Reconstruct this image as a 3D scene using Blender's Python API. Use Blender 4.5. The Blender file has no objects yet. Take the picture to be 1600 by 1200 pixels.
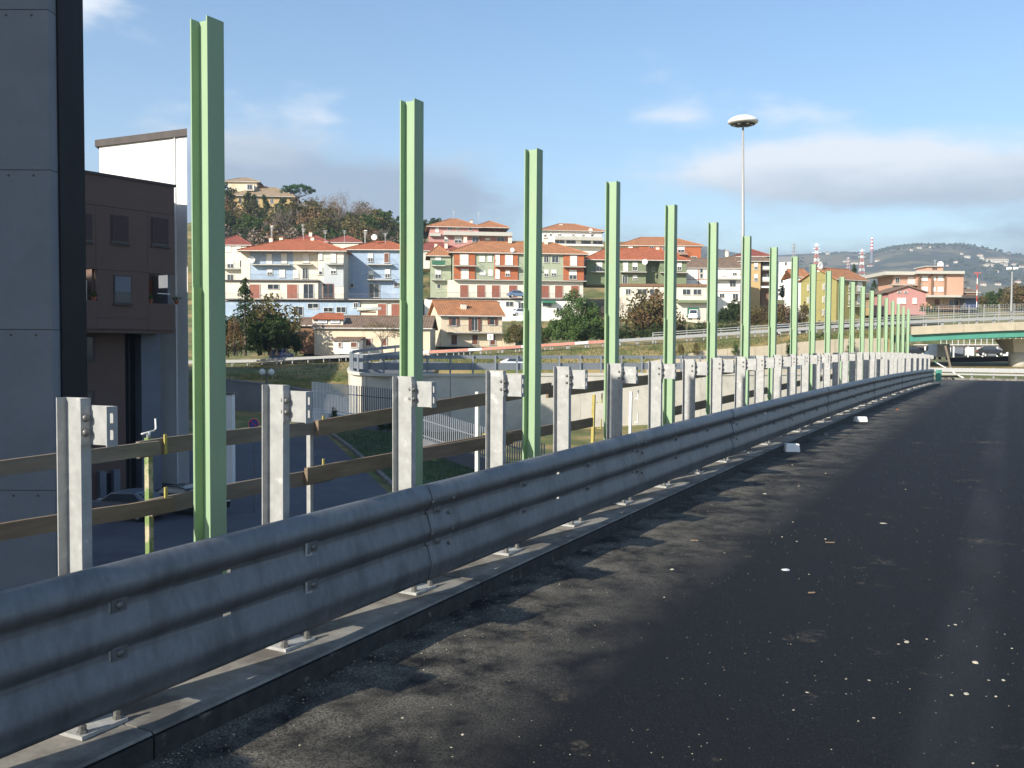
import bpy, math, random
from math import sin, cos, pi, radians, sqrt, atan2, exp
R = random.Random(11)
sc = bpy.context.scene
COL = sc.collection
# ------------------------------------------------------------------ camera
TH, PITCH, ROLL, FPX = 0.48174, 0.03898, 0.00515, 1489.34
KH = 0.12                       # kerb height
EYE = 1.775 + KH
from mathutils import Matrix, Vector
cd = bpy.data.cameras.new('camera'); cam = bpy.data.objects.new('camera', cd); COL.objects.link(cam)
cd.sensor_width = 36; cd.lens = 36 * FPX / 1600; cd.clip_start = 0.05; cd.clip_end = 20000
cam.matrix_world = (Matrix.Translation((0, 0, EYE)) @ Matrix.Rotation(TH, 4, 'Z')
                    @ Matrix.Rotation(pi / 2 - PITCH, 4, 'X') @ Matrix.Rotation(ROLL, 4, 'Z'))
sc.camera = cam
# ------------------------------------------------------------------ light
SUN_A, SUN_E = radians(14.0), radians(27.5)     # shadow azimuth right of the road axis, elevation
sl = bpy.data.lights.new('sun', 'SUN'); so = bpy.data.objects.new('sun', sl); COL.objects.link(so)
sl.energy = 5.0; sl.angle = radians(0.53); sl.color = (1.0, 0.92, 0.79)
tv = Vector((sin(SUN_A) * cos(SUN_E), cos(SUN_A) * cos(SUN_E), -sin(SUN_E)))
so.rotation_euler = tv.to_track_quat('-Z', 'Y').to_euler(); so.location = (-30, -120, 60)
sc.view_settings.view_transform = 'Standard'; sc.view_settings.look = 'None'
sc.view_settings.exposure = 0.9; sc.view_settings.gamma = 1.0
world = bpy.data.worlds.new('World'); sc.world = world; world.use_nodes = True
def build_world():
    nt = world.node_tree; N = nt.nodes; L = nt.links
    for n in list(N): N.remove(n)
    def nd(t, **k):
        n = N.new(t)
        for a, b in k.items(): setattr(n, a, b)
        return n
    out = nd('ShaderNodeOutputWorld'); bg = nd('ShaderNodeBackground')
    sky = nd('ShaderNodeTexSky'); sky.sky_type = 'NISHITA'; sky.sun_disc = False
    sky.sun_elevation = SUN_E; sky.sun_rotation = pi + SUN_A
    sky.altitude = 50; sky.air_density = 1.0; sky.dust_density = 0.3; sky.ozone_density = 0.7
    bg.inputs['Strength'].default_value = 0.106
    tc = nd('ShaderNodeTexCoord')
    def math_(op, a, b=None, c=None, clamp=False):
        m = nd('ShaderNodeMath', operation=op); m.use_clamp = clamp
        for i, v in enumerate((a, b, c)):
            if v is None: continue
            if isinstance(v, (int, float)): m.inputs[i].default_value = v
            else: L.new(v, m.inputs[i])
        return m.outputs[0]
    sep = nd('ShaderNodeSeparateXYZ'); L.new(tc.outputs['Generated'], sep.inputs[0])
    x, y, z = sep.outputs
    az = math_('ARCTAN2', x, y)                  # 0 along the road, + to the right
    el = math_('ARCSINE', z)
    comb = nd('ShaderNodeCombineXYZ'); L.new(az, comb.inputs[0]); L.new(math_('MULTIPLY', el, 2.6), comb.inputs[1])
    def noise(scale, detail, rough, off):
        mp = nd('ShaderNodeMapping'); mp.inputs['Location'].default_value = off
        L.new(comb.outputs[0], mp.inputs[0])
        n = nd('ShaderNodeTexNoise'); n.inputs['Scale'].default_value = scale
        n.inputs['Detail'].default_value = detail; n.inputs['Roughness'].default_value = rough
        L.new(mp.outputs[0], n.inputs['Vector']); return n.outputs[0]
    n1 = noise(3.2, 7, 0.55, (3.1, 1.7, 0)); n2 = noise(9.0, 6, 0.6, (7.7, 4.2, 2))
    def blob(a0, e0, sa, se):
        u = math_('DIVIDE', math_('SUBTRACT', az, a0), sa); v = math_('DIVIDE', math_('SUBTRACT', el, e0), se)
        q = math_('ADD', math_('MULTIPLY', u, u), math_('MULTIPLY', v, v))
        return math_('POWER', 2.718, math_('MULTIPLY', q, -1.0))
    def addm(*a):
        o = a[0]
        for b in a[1:]: o = math_('ADD', o, b)
        return o
    # cloud banks: one long bank ahead right, broken grey ones to the left
    cover = addm(blob(-0.19, 0.178, 0.135, 0.030), math_('MULTIPLY', blob(0.02, 0.160, 0.16, 0.024), 0.95), math_('MULTIPLY', blob(-0.60, 0.15, 0.20, 0.055), 0.75),
                 math_('MULTIPLY', blob(-0.76, 0.20, 0.12, 0.05), 0.5), math_('MULTIPLY', blob(-0.93, 0.33, 0.075, 0.04), 0.95),
                 math_('MULTIPLY', blob(-0.40, 0.045, 1.6, 0.075), 0.85), math_('MULTIPLY', blob(-0.335, 0.235, 0.05, 0.014), 0.48))
    tex = addm(math_('MULTIPLY', math_('SUBTRACT', n1, 0.5), 1.5), math_('MULTIPLY', math_('SUBTRACT', n2, 0.5), 1.0))
    dens = math_('MULTIPLY', math_('SUBTRACT', math_('ADD', cover, tex), 0.20), 1.75, clamp=True)
    ss = nd('ShaderNodeMapRange', interpolation_type='SMOOTHSTEP'); L.new(dens, ss.inputs['Value'])
    ss.inputs['To Max'].default_value = 0.86
    # light tops, greyer bases
    lf = nd('ShaderNodeMapRange', interpolation_type='SMOOTHSTEP'); L.new(az, lf.inputs['Value']); lf.inputs['From Min'].default_value = -0.36; lf.inputs['From Max'].default_value = -0.52; lf.inputs['To Max'].default_value = 0.055
    sh = nd('ShaderNodeMapRange'); L.new(math_('ADD', math_('SUBTRACT', el, lf.outputs[0]), math_('MULTIPLY', math_('SUBTRACT', n2, 0.5), 0.06)), sh.inputs['Value'])
    sh.inputs['From Min'].default_value = 0.122; sh.inputs['From Max'].default_value = 0.182
    cc = nd('ShaderNodeMix', data_type='RGBA'); L.new(sh.outputs[0], cc.inputs[0])
    cc.inputs[6].default_value = (2.05, 2.6, 3.35, 1); cc.inputs[7].default_value = (6.0, 6.1, 6.2, 1)
    mx = nd('ShaderNodeMix', data_type='RGBA'); L.new(ss.outputs[0], mx.inputs[0])
    hs = nd('ShaderNodeHueSaturation'); hs.inputs['Saturation'].default_value = 1.2
    L.new(sky.outputs[0], hs.inputs['Color'])
    L.new(hs.outputs[0], mx.inputs[6]); L.new(cc.outputs[2], mx.inputs[7])
    L.new(mx.outputs[2], bg.inputs['Color']); L.new(bg.outputs[0], out.inputs[0])
build_world()
# ------------------------------------------------------------------ projection helpers
CT, ST = cos(TH), sin(TH)
def cw(r, d, z=0.0): return (r * CT - d * ST, r * ST + d * CT, z)      # camera-aligned ground frame -> world
def ray(px, py):
    a, b = (px - 800) / FPX, (py - 600) / FPX
    X = a * cos(ROLL) + b * sin(ROLL); Y = -a * sin(ROLL) + b * cos(ROLL)
    fw = cos(PITCH) - Y * sin(PITCH); z = -Y * cos(PITCH) - sin(PITCH)
    return X, fw, z
def P(px, py, d):                      # pixel at forward distance d -> (r, d, z)
    X, fw, z = ray(px, py); t = d / fw
    return X * t, d, EYE + z * t
def lerp_tab(t, x):
    if x <= t[0][0]: return t[0][1]
    for (a, b), (c, e) in zip(t, t[1:]):
        if x <= c:
            k = (x - a) / (c - a); return b + (e - b) * k
    return t[-1][1]
def sstep(a, b, x):
    t = min(1, max(0, (x - a) / (b - a))); return t * t * (3 - 2 * t)
TL = [(0, -7.3), (50, -7.0), (84, -5.6), (96, -4.6), (108, -0.9), (126, -0.6), (134, 0.9), (160, 3.6), (185, 6.6), (200, 8.8), (215, 12.5), (250, 25), (300, 35), (340, 38), (450, 30), (900, 8), (1500, 4), (9000, 0)]
TR = [(0, -8.5), (30, -8.5), (62, -3.4), (75, -2.6), (92, -2.0), (104, -.9), (120, 0.0), (150, 1.2), (185, 5.4), (200, 6.6), (230, 11), (260, 15.0), (400, 12), (900, 8), (1500, 4), (9000, 0)]
def T(r, d):
    w = sstep(0.14, 0.25, r / max(d, 1)) if d > 140 else sstep(0.30, 0.42, r / max(d, 1))
    if 96 < d <= 140:
        k = (d - 96) / 44; w = (1 - k) * sstep(0.30, 0.42, r / d) + k * sstep(0.14, 0.25, r / d)
    z = lerp_tab(TL, d) * (1 - w) + lerp_tab(TR, d) * w
    if 118 < d < 184: z += (lerp_tab([(118, 0.0), (174, 0.7), (184, 5.0)], d) - z) * sstep(0.385, 0.43, r / d)
    z += 8.0 * exp(-((r + 78) / 36) ** 2 - ((d - 305) / 42) ** 2)
    return z
def G(px, py, off=0.0):                # pixel -> first hit on the terrain
    X, fw, z = ray(px, py); d = 20.0
    while d < 900:
        t = d / fw
        if EYE + z * t <= T(X * t, d) + off: break
        d += 0.25
    t = d / fw
    return X * t, d, T(X * t, d) + off
# road profile
GA, GB = 0.01357, -0.00026
def prof(y):
    if y < 0: return GA * y
    if y > 66: return GA * 66 + GB * 66 * 66 + (GA + 2 * GB * 66) * (y - 66)
    return GA * y + GB * y * y
# ------------------------------------------------------------------ mesh helpers
class MB:
    def __init__(s): s.v = []; s.f = []
    def box(s, x0, x1, y0, y1, z0, z1, M=None):
        n = len(s.v)
        p = [(x0, y0, z0), (x1, y0, z0), (x1, y1, z0), (x0, y1, z0), (x0, y0, z1), (x1, y0, z1), (x1, y1, z1), (x0, y1, z1)]
        if M: p = [tuple(M @ Vector(q)) for q in p]
        s.v += p
        s.f += [tuple(n + i for i in q) for q in ((0, 3, 2, 1), (4, 5, 6, 7), (0, 1, 5, 4), (1, 2, 6, 5), (2, 3, 7, 6), (3, 0, 4, 7))]
        return s
    def beam(s, a, b, w, h, up=(0, 0, 1)):          # rectangular bar from a to b
        a, b = Vector(a), Vector(b); t = (b - a).normalized(); u = Vector(up)
        if abs(t.dot(u)) > 0.98: u = Vector((1, 0, 0))
        e1 = t.cross(u).normalized(); e2 = e1.cross(t)
        n = len(s.v)
        for c in (a, b):
            for i, j in ((-1, -1), (1, -1), (1, 1), (-1, 1)): s.v.append(tuple(c + e1 * (i * w / 2) + e2 * (j * h / 2)))
        s.f += [tuple(n + i for i in q) for q in ((0, 3, 2, 1), (4, 5, 6, 7), (0, 1, 5, 4), (1, 2, 6, 5), (2, 3, 7, 6), (3, 0, 4, 7))]
        return s
    def tube(s, pts, rad, k=6, cap=True):
        pts = [Vector(p) for p in pts]; rings = []
        for i, p in enumerate(pts):
            t = (pts[min(i + 1, len(pts) - 1)] - pts[max(i - 1, 0)])
            t = t.normalized() if t.length > 1e-9 else Vector((0, 0, 1))
            u = Vector((0, 0, 1)) if abs(t.z) < 0.9 else Vector((1, 0, 0))
            e1 = t.cross(u).normalized(); e2 = t.cross(e1)
            r = rad[i] if isinstance(rad, (list, tuple)) else rad
            rings.append(len(s.v))
            for j in range(k):
                a = 2 * pi * j / k; s.v.append(tuple(p + (e1 * cos(a) + e2 * sin(a)) * r))
        for a, b in zip(rings, rings[1:]):
            for j in range(k): s.f.append((a + j, a + (j + 1) % k, b + (j + 1) % k, b + j))
        if cap:
            s.f.append(tuple(rings[0] + j for j in reversed(range(k)))); s.f.append(tuple(rings[-1] + j for j in range(k)))
        return s
    def lathe(s, prof_, k=24, c=(0, 0, 0)):
        rings = []
        for r, z in prof_:
            rings.append(len(s.v))
            for j in range(k):
                a = 2 * pi * j / k; s.v.append((c[0] + r * cos(a), c[1] + r * sin(a), c[2] + z))
        for a, b in zip(rings, rings[1:]):
            for j in range(k): s.f.append((a + j, a + (j + 1) % k, b + (j + 1) % k, b + j))
        s.f.append(tuple(rings[0] + j for j in reversed(range(k)))); s.f.append(tuple(rings[-1] + j for j in range(k)))
        return s
    def poly(s, pts): n = len(s.v); s.v += [tuple(p) for p in pts]; s.f.append(tuple(range(n, n + len(pts)))); return s
    def prism(s, pts, ext):                           # polygon extruded by a vector
        n = len(s.v); m = len(pts); e = Vector(ext)
        s.v += [tuple(p) for p in pts] + [tuple(Vector(p) + e) for p in pts]
        s.f.append(tuple(range(n, n + m))); s.f.append(tuple(reversed(range(n + m, n + 2 * m))))
        for i in range(m): j = (i + 1) % m; s.f.append((n + j, n + i, n + m + i, n + m + j))
        return s
    def mesh(s, name, mat, smooth=False):
        me = bpy.data.meshes.new(name); me.from_pydata(s.v, [], s.f); me.materials.append(mat)
        import bmesh
        if smooth:
            me.polygons.foreach_set('use_smooth', [True] * len(me.polygons))
        me.update(); return me
    def build(s, name, mat, parent=None, smooth=False, fix=False):
        me = s.mesh(name, mat, smooth)
        if fix:
            import bmesh
            b = bmesh.new(); b.from_mesh(me); bmesh.ops.recalc_face_normals(b, faces=b.faces); b.to_mesh(me); b.free()
        return obj(name, me, parent)
def obj(name, me, parent=None, loc=None, rz=0):
    o = bpy.data.objects.new(name, me); COL.objects.link(o)
    if parent: o.parent = parent
    if loc: o.location = loc
    if rz: o.rotation_euler = (0, 0, rz)
    return o
def tag(o, label, cat, group=None):
    o['label'] = label; o['category'] = cat
    if group: o['group'] = group
    return o
def thing(name, label, cat, loc=(0, 0, 0), rz=0, group=None): return tag(obj(name, None, None, loc, rz), label, cat, group)
def struct(o): o['kind'] = 'structure'; return o
# ------------------------------------------------------------------ materials
def mat(name, c, rough=0.8, var=0.15, scale=3.0, metal=0.0, bump=0.0, c2=None, mask=None, detail=6, coord='Object', stretch=(1, 1, 1), spec=0.5, trans=0):
    m = bpy.data.materials.new(name); m.use_nodes = True
    nt = m.node_tree; N = nt.nodes; L = nt.links; b = N['Principled BSDF']
    b.inputs['Roughness'].default_value = rough; b.inputs['Metallic'].default_value = metal
    b.inputs['Specular IOR Level'].default_value = spec
    tc = N.new('ShaderNodeTexCoord'); mp = N.new('ShaderNodeMapping'); mp.inputs['Scale'].default_value = stretch
    oi = N.new('ShaderNodeObjectInfo'); vm = N.new('ShaderNodeVectorMath'); vm.operation = 'MULTIPLY_ADD'
    L.new(oi.outputs['Random'], vm.inputs[0]); vm.inputs[1].default_value = (37, 53, 71); L.new(tc.outputs[coord], vm.inputs[2])
    L.new(vm.outputs[0], mp.inputs[0])
    n = N.new('ShaderNodeTexNoise'); n.inputs['Scale'].default_value = scale; n.inputs['Detail'].default_value = detail; n.inputs['Roughness'].default_value = 0.62
    L.new(mp.outputs[0], n.inputs['Vector'])
    rp = N.new('ShaderNodeMapRange'); rp.inputs['From Min'].default_value = 0.3; rp.inputs['From Max'].default_value = 0.7
    L.new(n.outputs[0], rp.inputs['Value'])
    mx = N.new('ShaderNodeMix'); mx.data_type = 'RGBA'; L.new(rp.outputs[0], mx.inputs[0])
    mx.inputs[6].default_value = tuple(v * (1 - var) for v in c) + (1,)
    mx.inputs[7].default_value = tuple(min(1, v * (1 + var)) for v in c) + (1,)
    colr = mx.outputs[2]
    if c2:                                             # worn or stained patches with a shape of their own
        n2 = N.new('ShaderNodeTexNoise'); n2.inputs['Scale'].default_value = mask[0]; n2.inputs['Detail'].default_value = 8; n2.inputs['Roughness'].default_value = 0.68
        L.new(mp.outputs[0], n2.inputs['Vector'])
        r2 = N.new('ShaderNodeMapRange'); r2.inputs['From Min'].default_value = mask[1]; r2.inputs['From Max'].default_value = mask[2]
        r2.inputs['To Max'].default_value = mask[3] if len(mask) > 3 else 1
        L.new(n2.outputs[0], r2.inputs['Value'])
        m2 = N.new('ShaderNodeMix'); m2.data_type = 'RGBA'; L.new(r2.outputs[0], m2.inputs[0]); L.new(colr, m2.inputs[6])
        m2.inputs[7].default_value = tuple(c2) + (1,); colr = m2.outputs[2]
    L.new(colr, b.inputs['Base Color'])
    if bump:
        bp = N.new('ShaderNodeBump'); bp.inputs['Strength'].default_value = bump; bp.inputs['Distance'].default_value = 0.02
        L.new(n.outputs[0], bp.inputs['Height']); L.new(bp.outputs[0], b.inputs['Normal'])
    return m
def leafmat(name, c, c2, sc_=1.2):
    m = mat(name, c, 0.75, 0.35, sc_, c2=c2, mask=(2.6, 0.42, 0.62), detail=3, spec=0.25)
    nt = m.node_tree; b = nt.nodes['Principled BSDF']
    tr = nt.nodes.new('ShaderNodeBsdfTranslucent'); ms = nt.nodes.new('ShaderNodeMixShader'); ms.inputs[0].default_value = 0.22
    src = b.inputs['Base Color'].links[0].from_socket; nt.links.new(src, tr.inputs['Color'])
    out = nt.nodes['Material Output']; nt.links.new(b.outputs[0], ms.inputs[1]); nt.links.new(tr.outputs[0], ms.inputs[2]); nt.links.new(ms.outputs[0], out.inputs[0])
    return m
def tilemat(name, c, var=0.25, pitch=0.55):
    m = mat(name, c, 0.85, var, 1.1, c2=tuple(v * 0.55 for v in c), mask=(0.7, 0.5, 0.75, 0.6))
    nt = m.node_tree; N = nt.nodes; L = nt.links; b = N['Principled BSDF']
    w = N.new('ShaderNodeTexWave'); w.inputs['Scale'].default_value = 1 / pitch / 1.0 * 0.5; w.inputs['Distortion'].default_value = 0.4; w.bands_direction = 'X'
    tc = N.new('ShaderNodeTexCoord'); L.new(tc.outputs['Object'], w.inputs[0])
    bp = N.new('ShaderNodeBump'); bp.inputs['Strength'].default_value = 0.7; bp.inputs['Distance'].default_value = 0.05
    L.new(w.outputs[1], bp.inputs['Height']); L.new(bp.outputs[0], b.inputs['Normal'])
    return m
M = {}
M['galv'] = mat('galvanised_steel', (0.325, 0.33, 0.325), 0.5, 0.16, 14, metal=0.1, c2=(0.50, 0.50, 0.475), mask=(7, 0.6, 0.66, 0.7))
M['rail'] = mat('guardrail_steel', (0.150, 0.157, 0.168), 0.45, 0.16, 16, metal=0.35, c2=(0.075, 0.078, 0.084), mask=(3.2, 0.46, 0.70, 0.75), stretch=(1, 1.4, .6), bump=0.03)
M['rail2'] = mat('blue_grey_steel', (0.20, 0.225, 0.255), 0.5, 0.1, 3, metal=0.2)
M['bolt'] = mat('bolt_steel', (0.16, 0.16, 0.155), 0.5, 0.2, 30, metal=0.5)
M['rust'] = mat('rusty_steel', (0.16, 0.10, 0.07), 0.8, 0.3, 20, metal=0.2)
M['green'] = mat('green_paint', (0.24, 0.355, 0.215), 0.55, 0.07, 4, c2=(0.33, 0.31, 0.20), mask=(2.6, 0.56, 0.70, 0.6), stretch=(1, 1, 0.3))
M['greenplate'] = mat('green_paint_plate', (0.22, 0.335, 0.18), 0.55, 0.07, 4, c2=(0.28, 0.27, 0.15), mask=(2.0, 0.62, 0.74, 0.7))
M['plank'] = mat('weathered_plank', (0.17, 0.125, 0.082), 0.85, 0.28, 5, c2=(0.16, 0.10, 0.06), mask=(3.5, 0.52, 0.66, 0.8), stretch=(3, 0.35, 3), bump=0.2)
M['plank2'] = mat('grey_plank', (0.165, 0.14, 0.108), 0.85, 0.28, 5, c2=(0.20, 0.13, 0.08), mask=(3.0, 0.52, 0.66, 0.8), stretch=(3, 0.35, 3), bump=0.2)
M['prop'] = mat('prop_green_paint', (0.15, 0.22, 0.075), 0.6, 0.2, 12, c2=(0.42, 0.36, 0.25), mask=(9, 0.5, 0.62))
M['clamp'] = mat('clamp_yellow', (0.33, 0.28, 0.07), 0.6, 0.2, 12)
M['steel'] = mat('pale_steel', (0.62, 0.63, 0.62), 0.4, 0.1, 8, metal=0.3)
M['conc'] = mat('concrete_kerb', (0.20, 0.19, 0.168), 0.9, 0.16, 7, c2=(0.085, 0.077, 0.068), mask=(1.9, 0.46, 0.60, 0.85), bump=0.4)
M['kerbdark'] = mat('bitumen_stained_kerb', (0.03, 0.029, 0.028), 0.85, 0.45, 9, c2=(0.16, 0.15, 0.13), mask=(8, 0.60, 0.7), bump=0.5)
M['wallconc'] = mat('ramp_concrete', (0.56, 0.53, 0.46), 0.88, 0.10, 0.6, c2=(0.32, 0.295, 0.245), mask=(0.35, 0.52, 0.7, 0.7))
M['wallcream'] = mat('cream_stone', (0.44, 0.385, 0.285), 0.9, 0.15, 1.2, c2=(0.40, 0.33, 0.23), mask=(0.6, 0.55, 0.7, 0.6), bump=0.3)
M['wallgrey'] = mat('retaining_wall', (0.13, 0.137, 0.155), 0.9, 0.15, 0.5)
M['street'] = mat('old_street', (0.065, 0.069, 0.085), 0.85, 0.14, 0.5, c2=(0.115, 0.12, 0.135), mask=(0.22, 0.52, 0.68, 0.7))
M['motor'] = mat('motorway_asphalt', (0.12, 0.12, 0.117), 0.85, 0.12, 0.4)
M['lawn'] = mat('lawn_soil', (0.038, 0.065, 0.017), 0.95, 0.4, 0.8)
M['grass'] = mat('dry_grass', (0.087, 0.103, 0.027), 0.95, 0.4, 0.3, c2=(0.27, 0.20, 0.085), mask=(0.16, 0.45, 0.6))
M['blade'] = mat('grass_blade', (0.076, 0.106, 0.023), 0.9, 0.4, 0.3, c2=(0.28, 0.20, 0.08), mask=(0.16, 0.45, 0.6))
M['glass'] = mat('window_glass', (0.035, 0.045, 0.055), 0.12, 0.3, 0.6, spec=0.6)
M['pale'] = mat('white_shutter', (0.78, 0.76, 0.70), 0.7, 0.06, 2)
M['frame'] = mat('window_frame', (0.62, 0.60, 0.55), 0.6, 0.1, 2)
M['brownsh'] = mat('brown_shutter', (0.16, 0.06, 0.035), 0.7, 0.2, 3)
M['garage'] = mat('garage_red', (0.26, 0.085, 0.05), 0.6, 0.15, 2)
M['greendoor'] = mat('green_door', (0.03, 0.16, 0.09), 0.6, 0.15, 2)
M['slab'] = mat('balcony_slab', (0.456, 0.441, 0.395), 0.85, 0.1, 2)
M['iron'] = mat('railing_iron', (0.12, 0.12, 0.12), 0.6, 0.2, 3)
M['dark'] = mat('dark_edge', (0.07, 0.06, 0.055), 0.8, 0.2, 2)
M['bluew'] = mat('pale_blue_plaster', (0.304, 0.395, 0.509), 0.9, 0.06, 0.7, c2=(0.46, 0.54, 0.63), mask=(0.5, 0.5, 0.75))
M['creamw'] = mat('cream_plaster', (0.663, 0.610, 0.511), 0.9, 0.07, 0.7, c2=(0.52, 0.45, 0.34), mask=(0.4, 0.55, 0.75, 0.6))
M['whitew'] = mat('white_plaster', (0.80, 0.77, 0.70), 0.9, 0.05, 0.7, c2=(0.62, 0.58, 0.50), mask=(0.4, 0.58, 0.78, 0.6))
M['paleblue'] = mat('grey_blue_plaster', (0.426, 0.456, 0.479), 0.9, 0.06, 0.7)
M['sage'] = mat('sage_plaster', (0.319, 0.357, 0.258), 0.9, 0.07, 0.7)
M['orange'] = mat('orange_plaster', (0.380, 0.114, 0.042), 0.9, 0.08, 0.7)
M['green2'] = mat('moss_plaster', (0.179, 0.217, 0.125), 0.9, 0.08, 0.7)
M['olive'] = mat('olive_plaster', (0.274, 0.243, 0.087), 0.9, 0.07, 0.7)
M['pink'] = mat('pink_plaster', (0.456, 0.228, 0.205), 0.9, 0.07, 0.7)
M['salmon'] = mat('salmon_plaster', (0.517, 0.304, 0.213), 0.9, 0.06, 0.7)
M['ochre'] = mat('ochre_plaster', (0.456, 0.327, 0.152), 0.9, 0.12, 0.5, c2=(0.42, 0.28, 0.13), mask=(0.5, 0.5, 0.7))
M['yell'] = mat('pale_yellow_plaster', (0.663, 0.565, 0.413), 0.9, 0.08, 0.6, c2=(0.48, 0.36, 0.22), mask=(0.5, 0.55, 0.7, 0.7))
M['brick'] = mat('brown_brick', (0.198, 0.114, 0.065), 0.9, 0.15, 1.5)
M['tile'] = tilemat('red_tile', (0.334, 0.099, 0.042))
M['tile2'] = tilemat('terracotta_tile', (0.350, 0.152, 0.065))
M['tile3'] = tilemat('dark_red_tile', (0.213, 0.057, 0.038))
M['tilebr'] = tilemat('brown_tile', (0.175, 0.118, 0.080))
M['tiletan'] = tilemat('tan_tile', (0.274, 0.198, 0.122))
M['panelgrey'] = mat('grey_panel', (0.165, 0.182, 0.215), 0.75, 0.07, 1.2, c2=(0.125, 0.14, 0.17), mask=(0.7, 0.5, 0.72, 0.6))
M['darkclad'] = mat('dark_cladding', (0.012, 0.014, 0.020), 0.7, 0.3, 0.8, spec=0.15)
M['brownpl'] = mat('brown_panel', (0.135, 0.088, 0.072), 0.85, 0.07, 1.0)
M['shuttershade'] = mat('dark_roller_shutter', (0.055, 0.03, 0.03), 0.7, 0.15, 6)
M['whiteb'] = mat('white_render', (0.80, 0.79, 0.75), 0.85, 0.04, 0.6)
M['white'] = mat('white_paint', (0.80, 0.80, 0.78), 0.5, 0.05, 3)
M['palered'] = mat('faded_red_paint', (0.50, 0.16, 0.13), 0.6, 0.1, 3)
M['red'] = mat('red_paint', (0.55, 0.06, 0.04), 0.5, 0.1, 3)
M['redrail'] = mat('red_rail', (0.60, 0.22, 0.16), 0.6, 0.25, 0.7)
M['blackp'] = mat('black_paint', (0.02, 0.02, 0.022), 0.4, 0.2, 3)
M['bluep'] = mat('blue_paint', (0.04, 0.09, 0.35), 0.5, 0.1, 3)
M['girder'] = mat('girder_green', (0.075, 0.28, 0.21), 0.5, 0.1, 0.7)
M['cars'] = mat('car_white_shaded', (0.13, 0.14, 0.165), 0.3, 0.04, 2)  # white car paint darkened to stand for the deep street shade
M['carw'] = mat('car_white', (0.62, 0.65, 0.70), 0.25, 0.04, 2)
M['cark'] = mat('car_black', (0.02, 0.022, 0.026), 0.25, 0.1, 2)
M['carb'] = mat('car_blue', (0.12, 0.18, 0.30), 0.25, 0.1, 2)
M['tyre'] = mat('tyre', (0.02, 0.02, 0.02), 0.9, 0.2, 4)
M['bark'] = mat('bark', (0.14, 0.105, 0.08), 0.95, 0.3, 5)
M['twig'] = mat('twig', (0.20, 0.155, 0.125), 0.95, 0.25, 2)
M['leafd'] = leafmat('leaf_dark', (0.028, 0.055, 0.018), (0.055, 0.085, 0.022))
M['leafg'] = leafmat('leaf_green', (0.045, 0.09, 0.022), (0.085, 0.12, 0.03))
M['leafbush'] = leafmat('leaf_bush', (0.06, 0.115, 0.03), (0.10, 0.15, 0.04))
M['leafp'] = leafmat('leaf_pine', (0.03, 0.085, 0.025), (0.05, 0.12, 0.03))
M['leafb'] = leafmat('leaf_brown', (0.16, 0.095, 0.045), (0.21, 0.14, 0.06))
M['leafo'] = leafmat('leaf_olive', (0.10, 0.095, 0.03), (0.16, 0.12, 0.045))
M['chip'] = mat('plaster_chip', (0.40, 0.37, 0.28), 0.9, 0.25, 30)
M['grit'] = mat('grit', (0.30, 0.27, 0.21), 0.9, 0.35, 30)
M['pot'] = mat('terracotta_pot', (0.30, 0.09, 0.05), 0.8, 0.2, 6)
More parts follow.
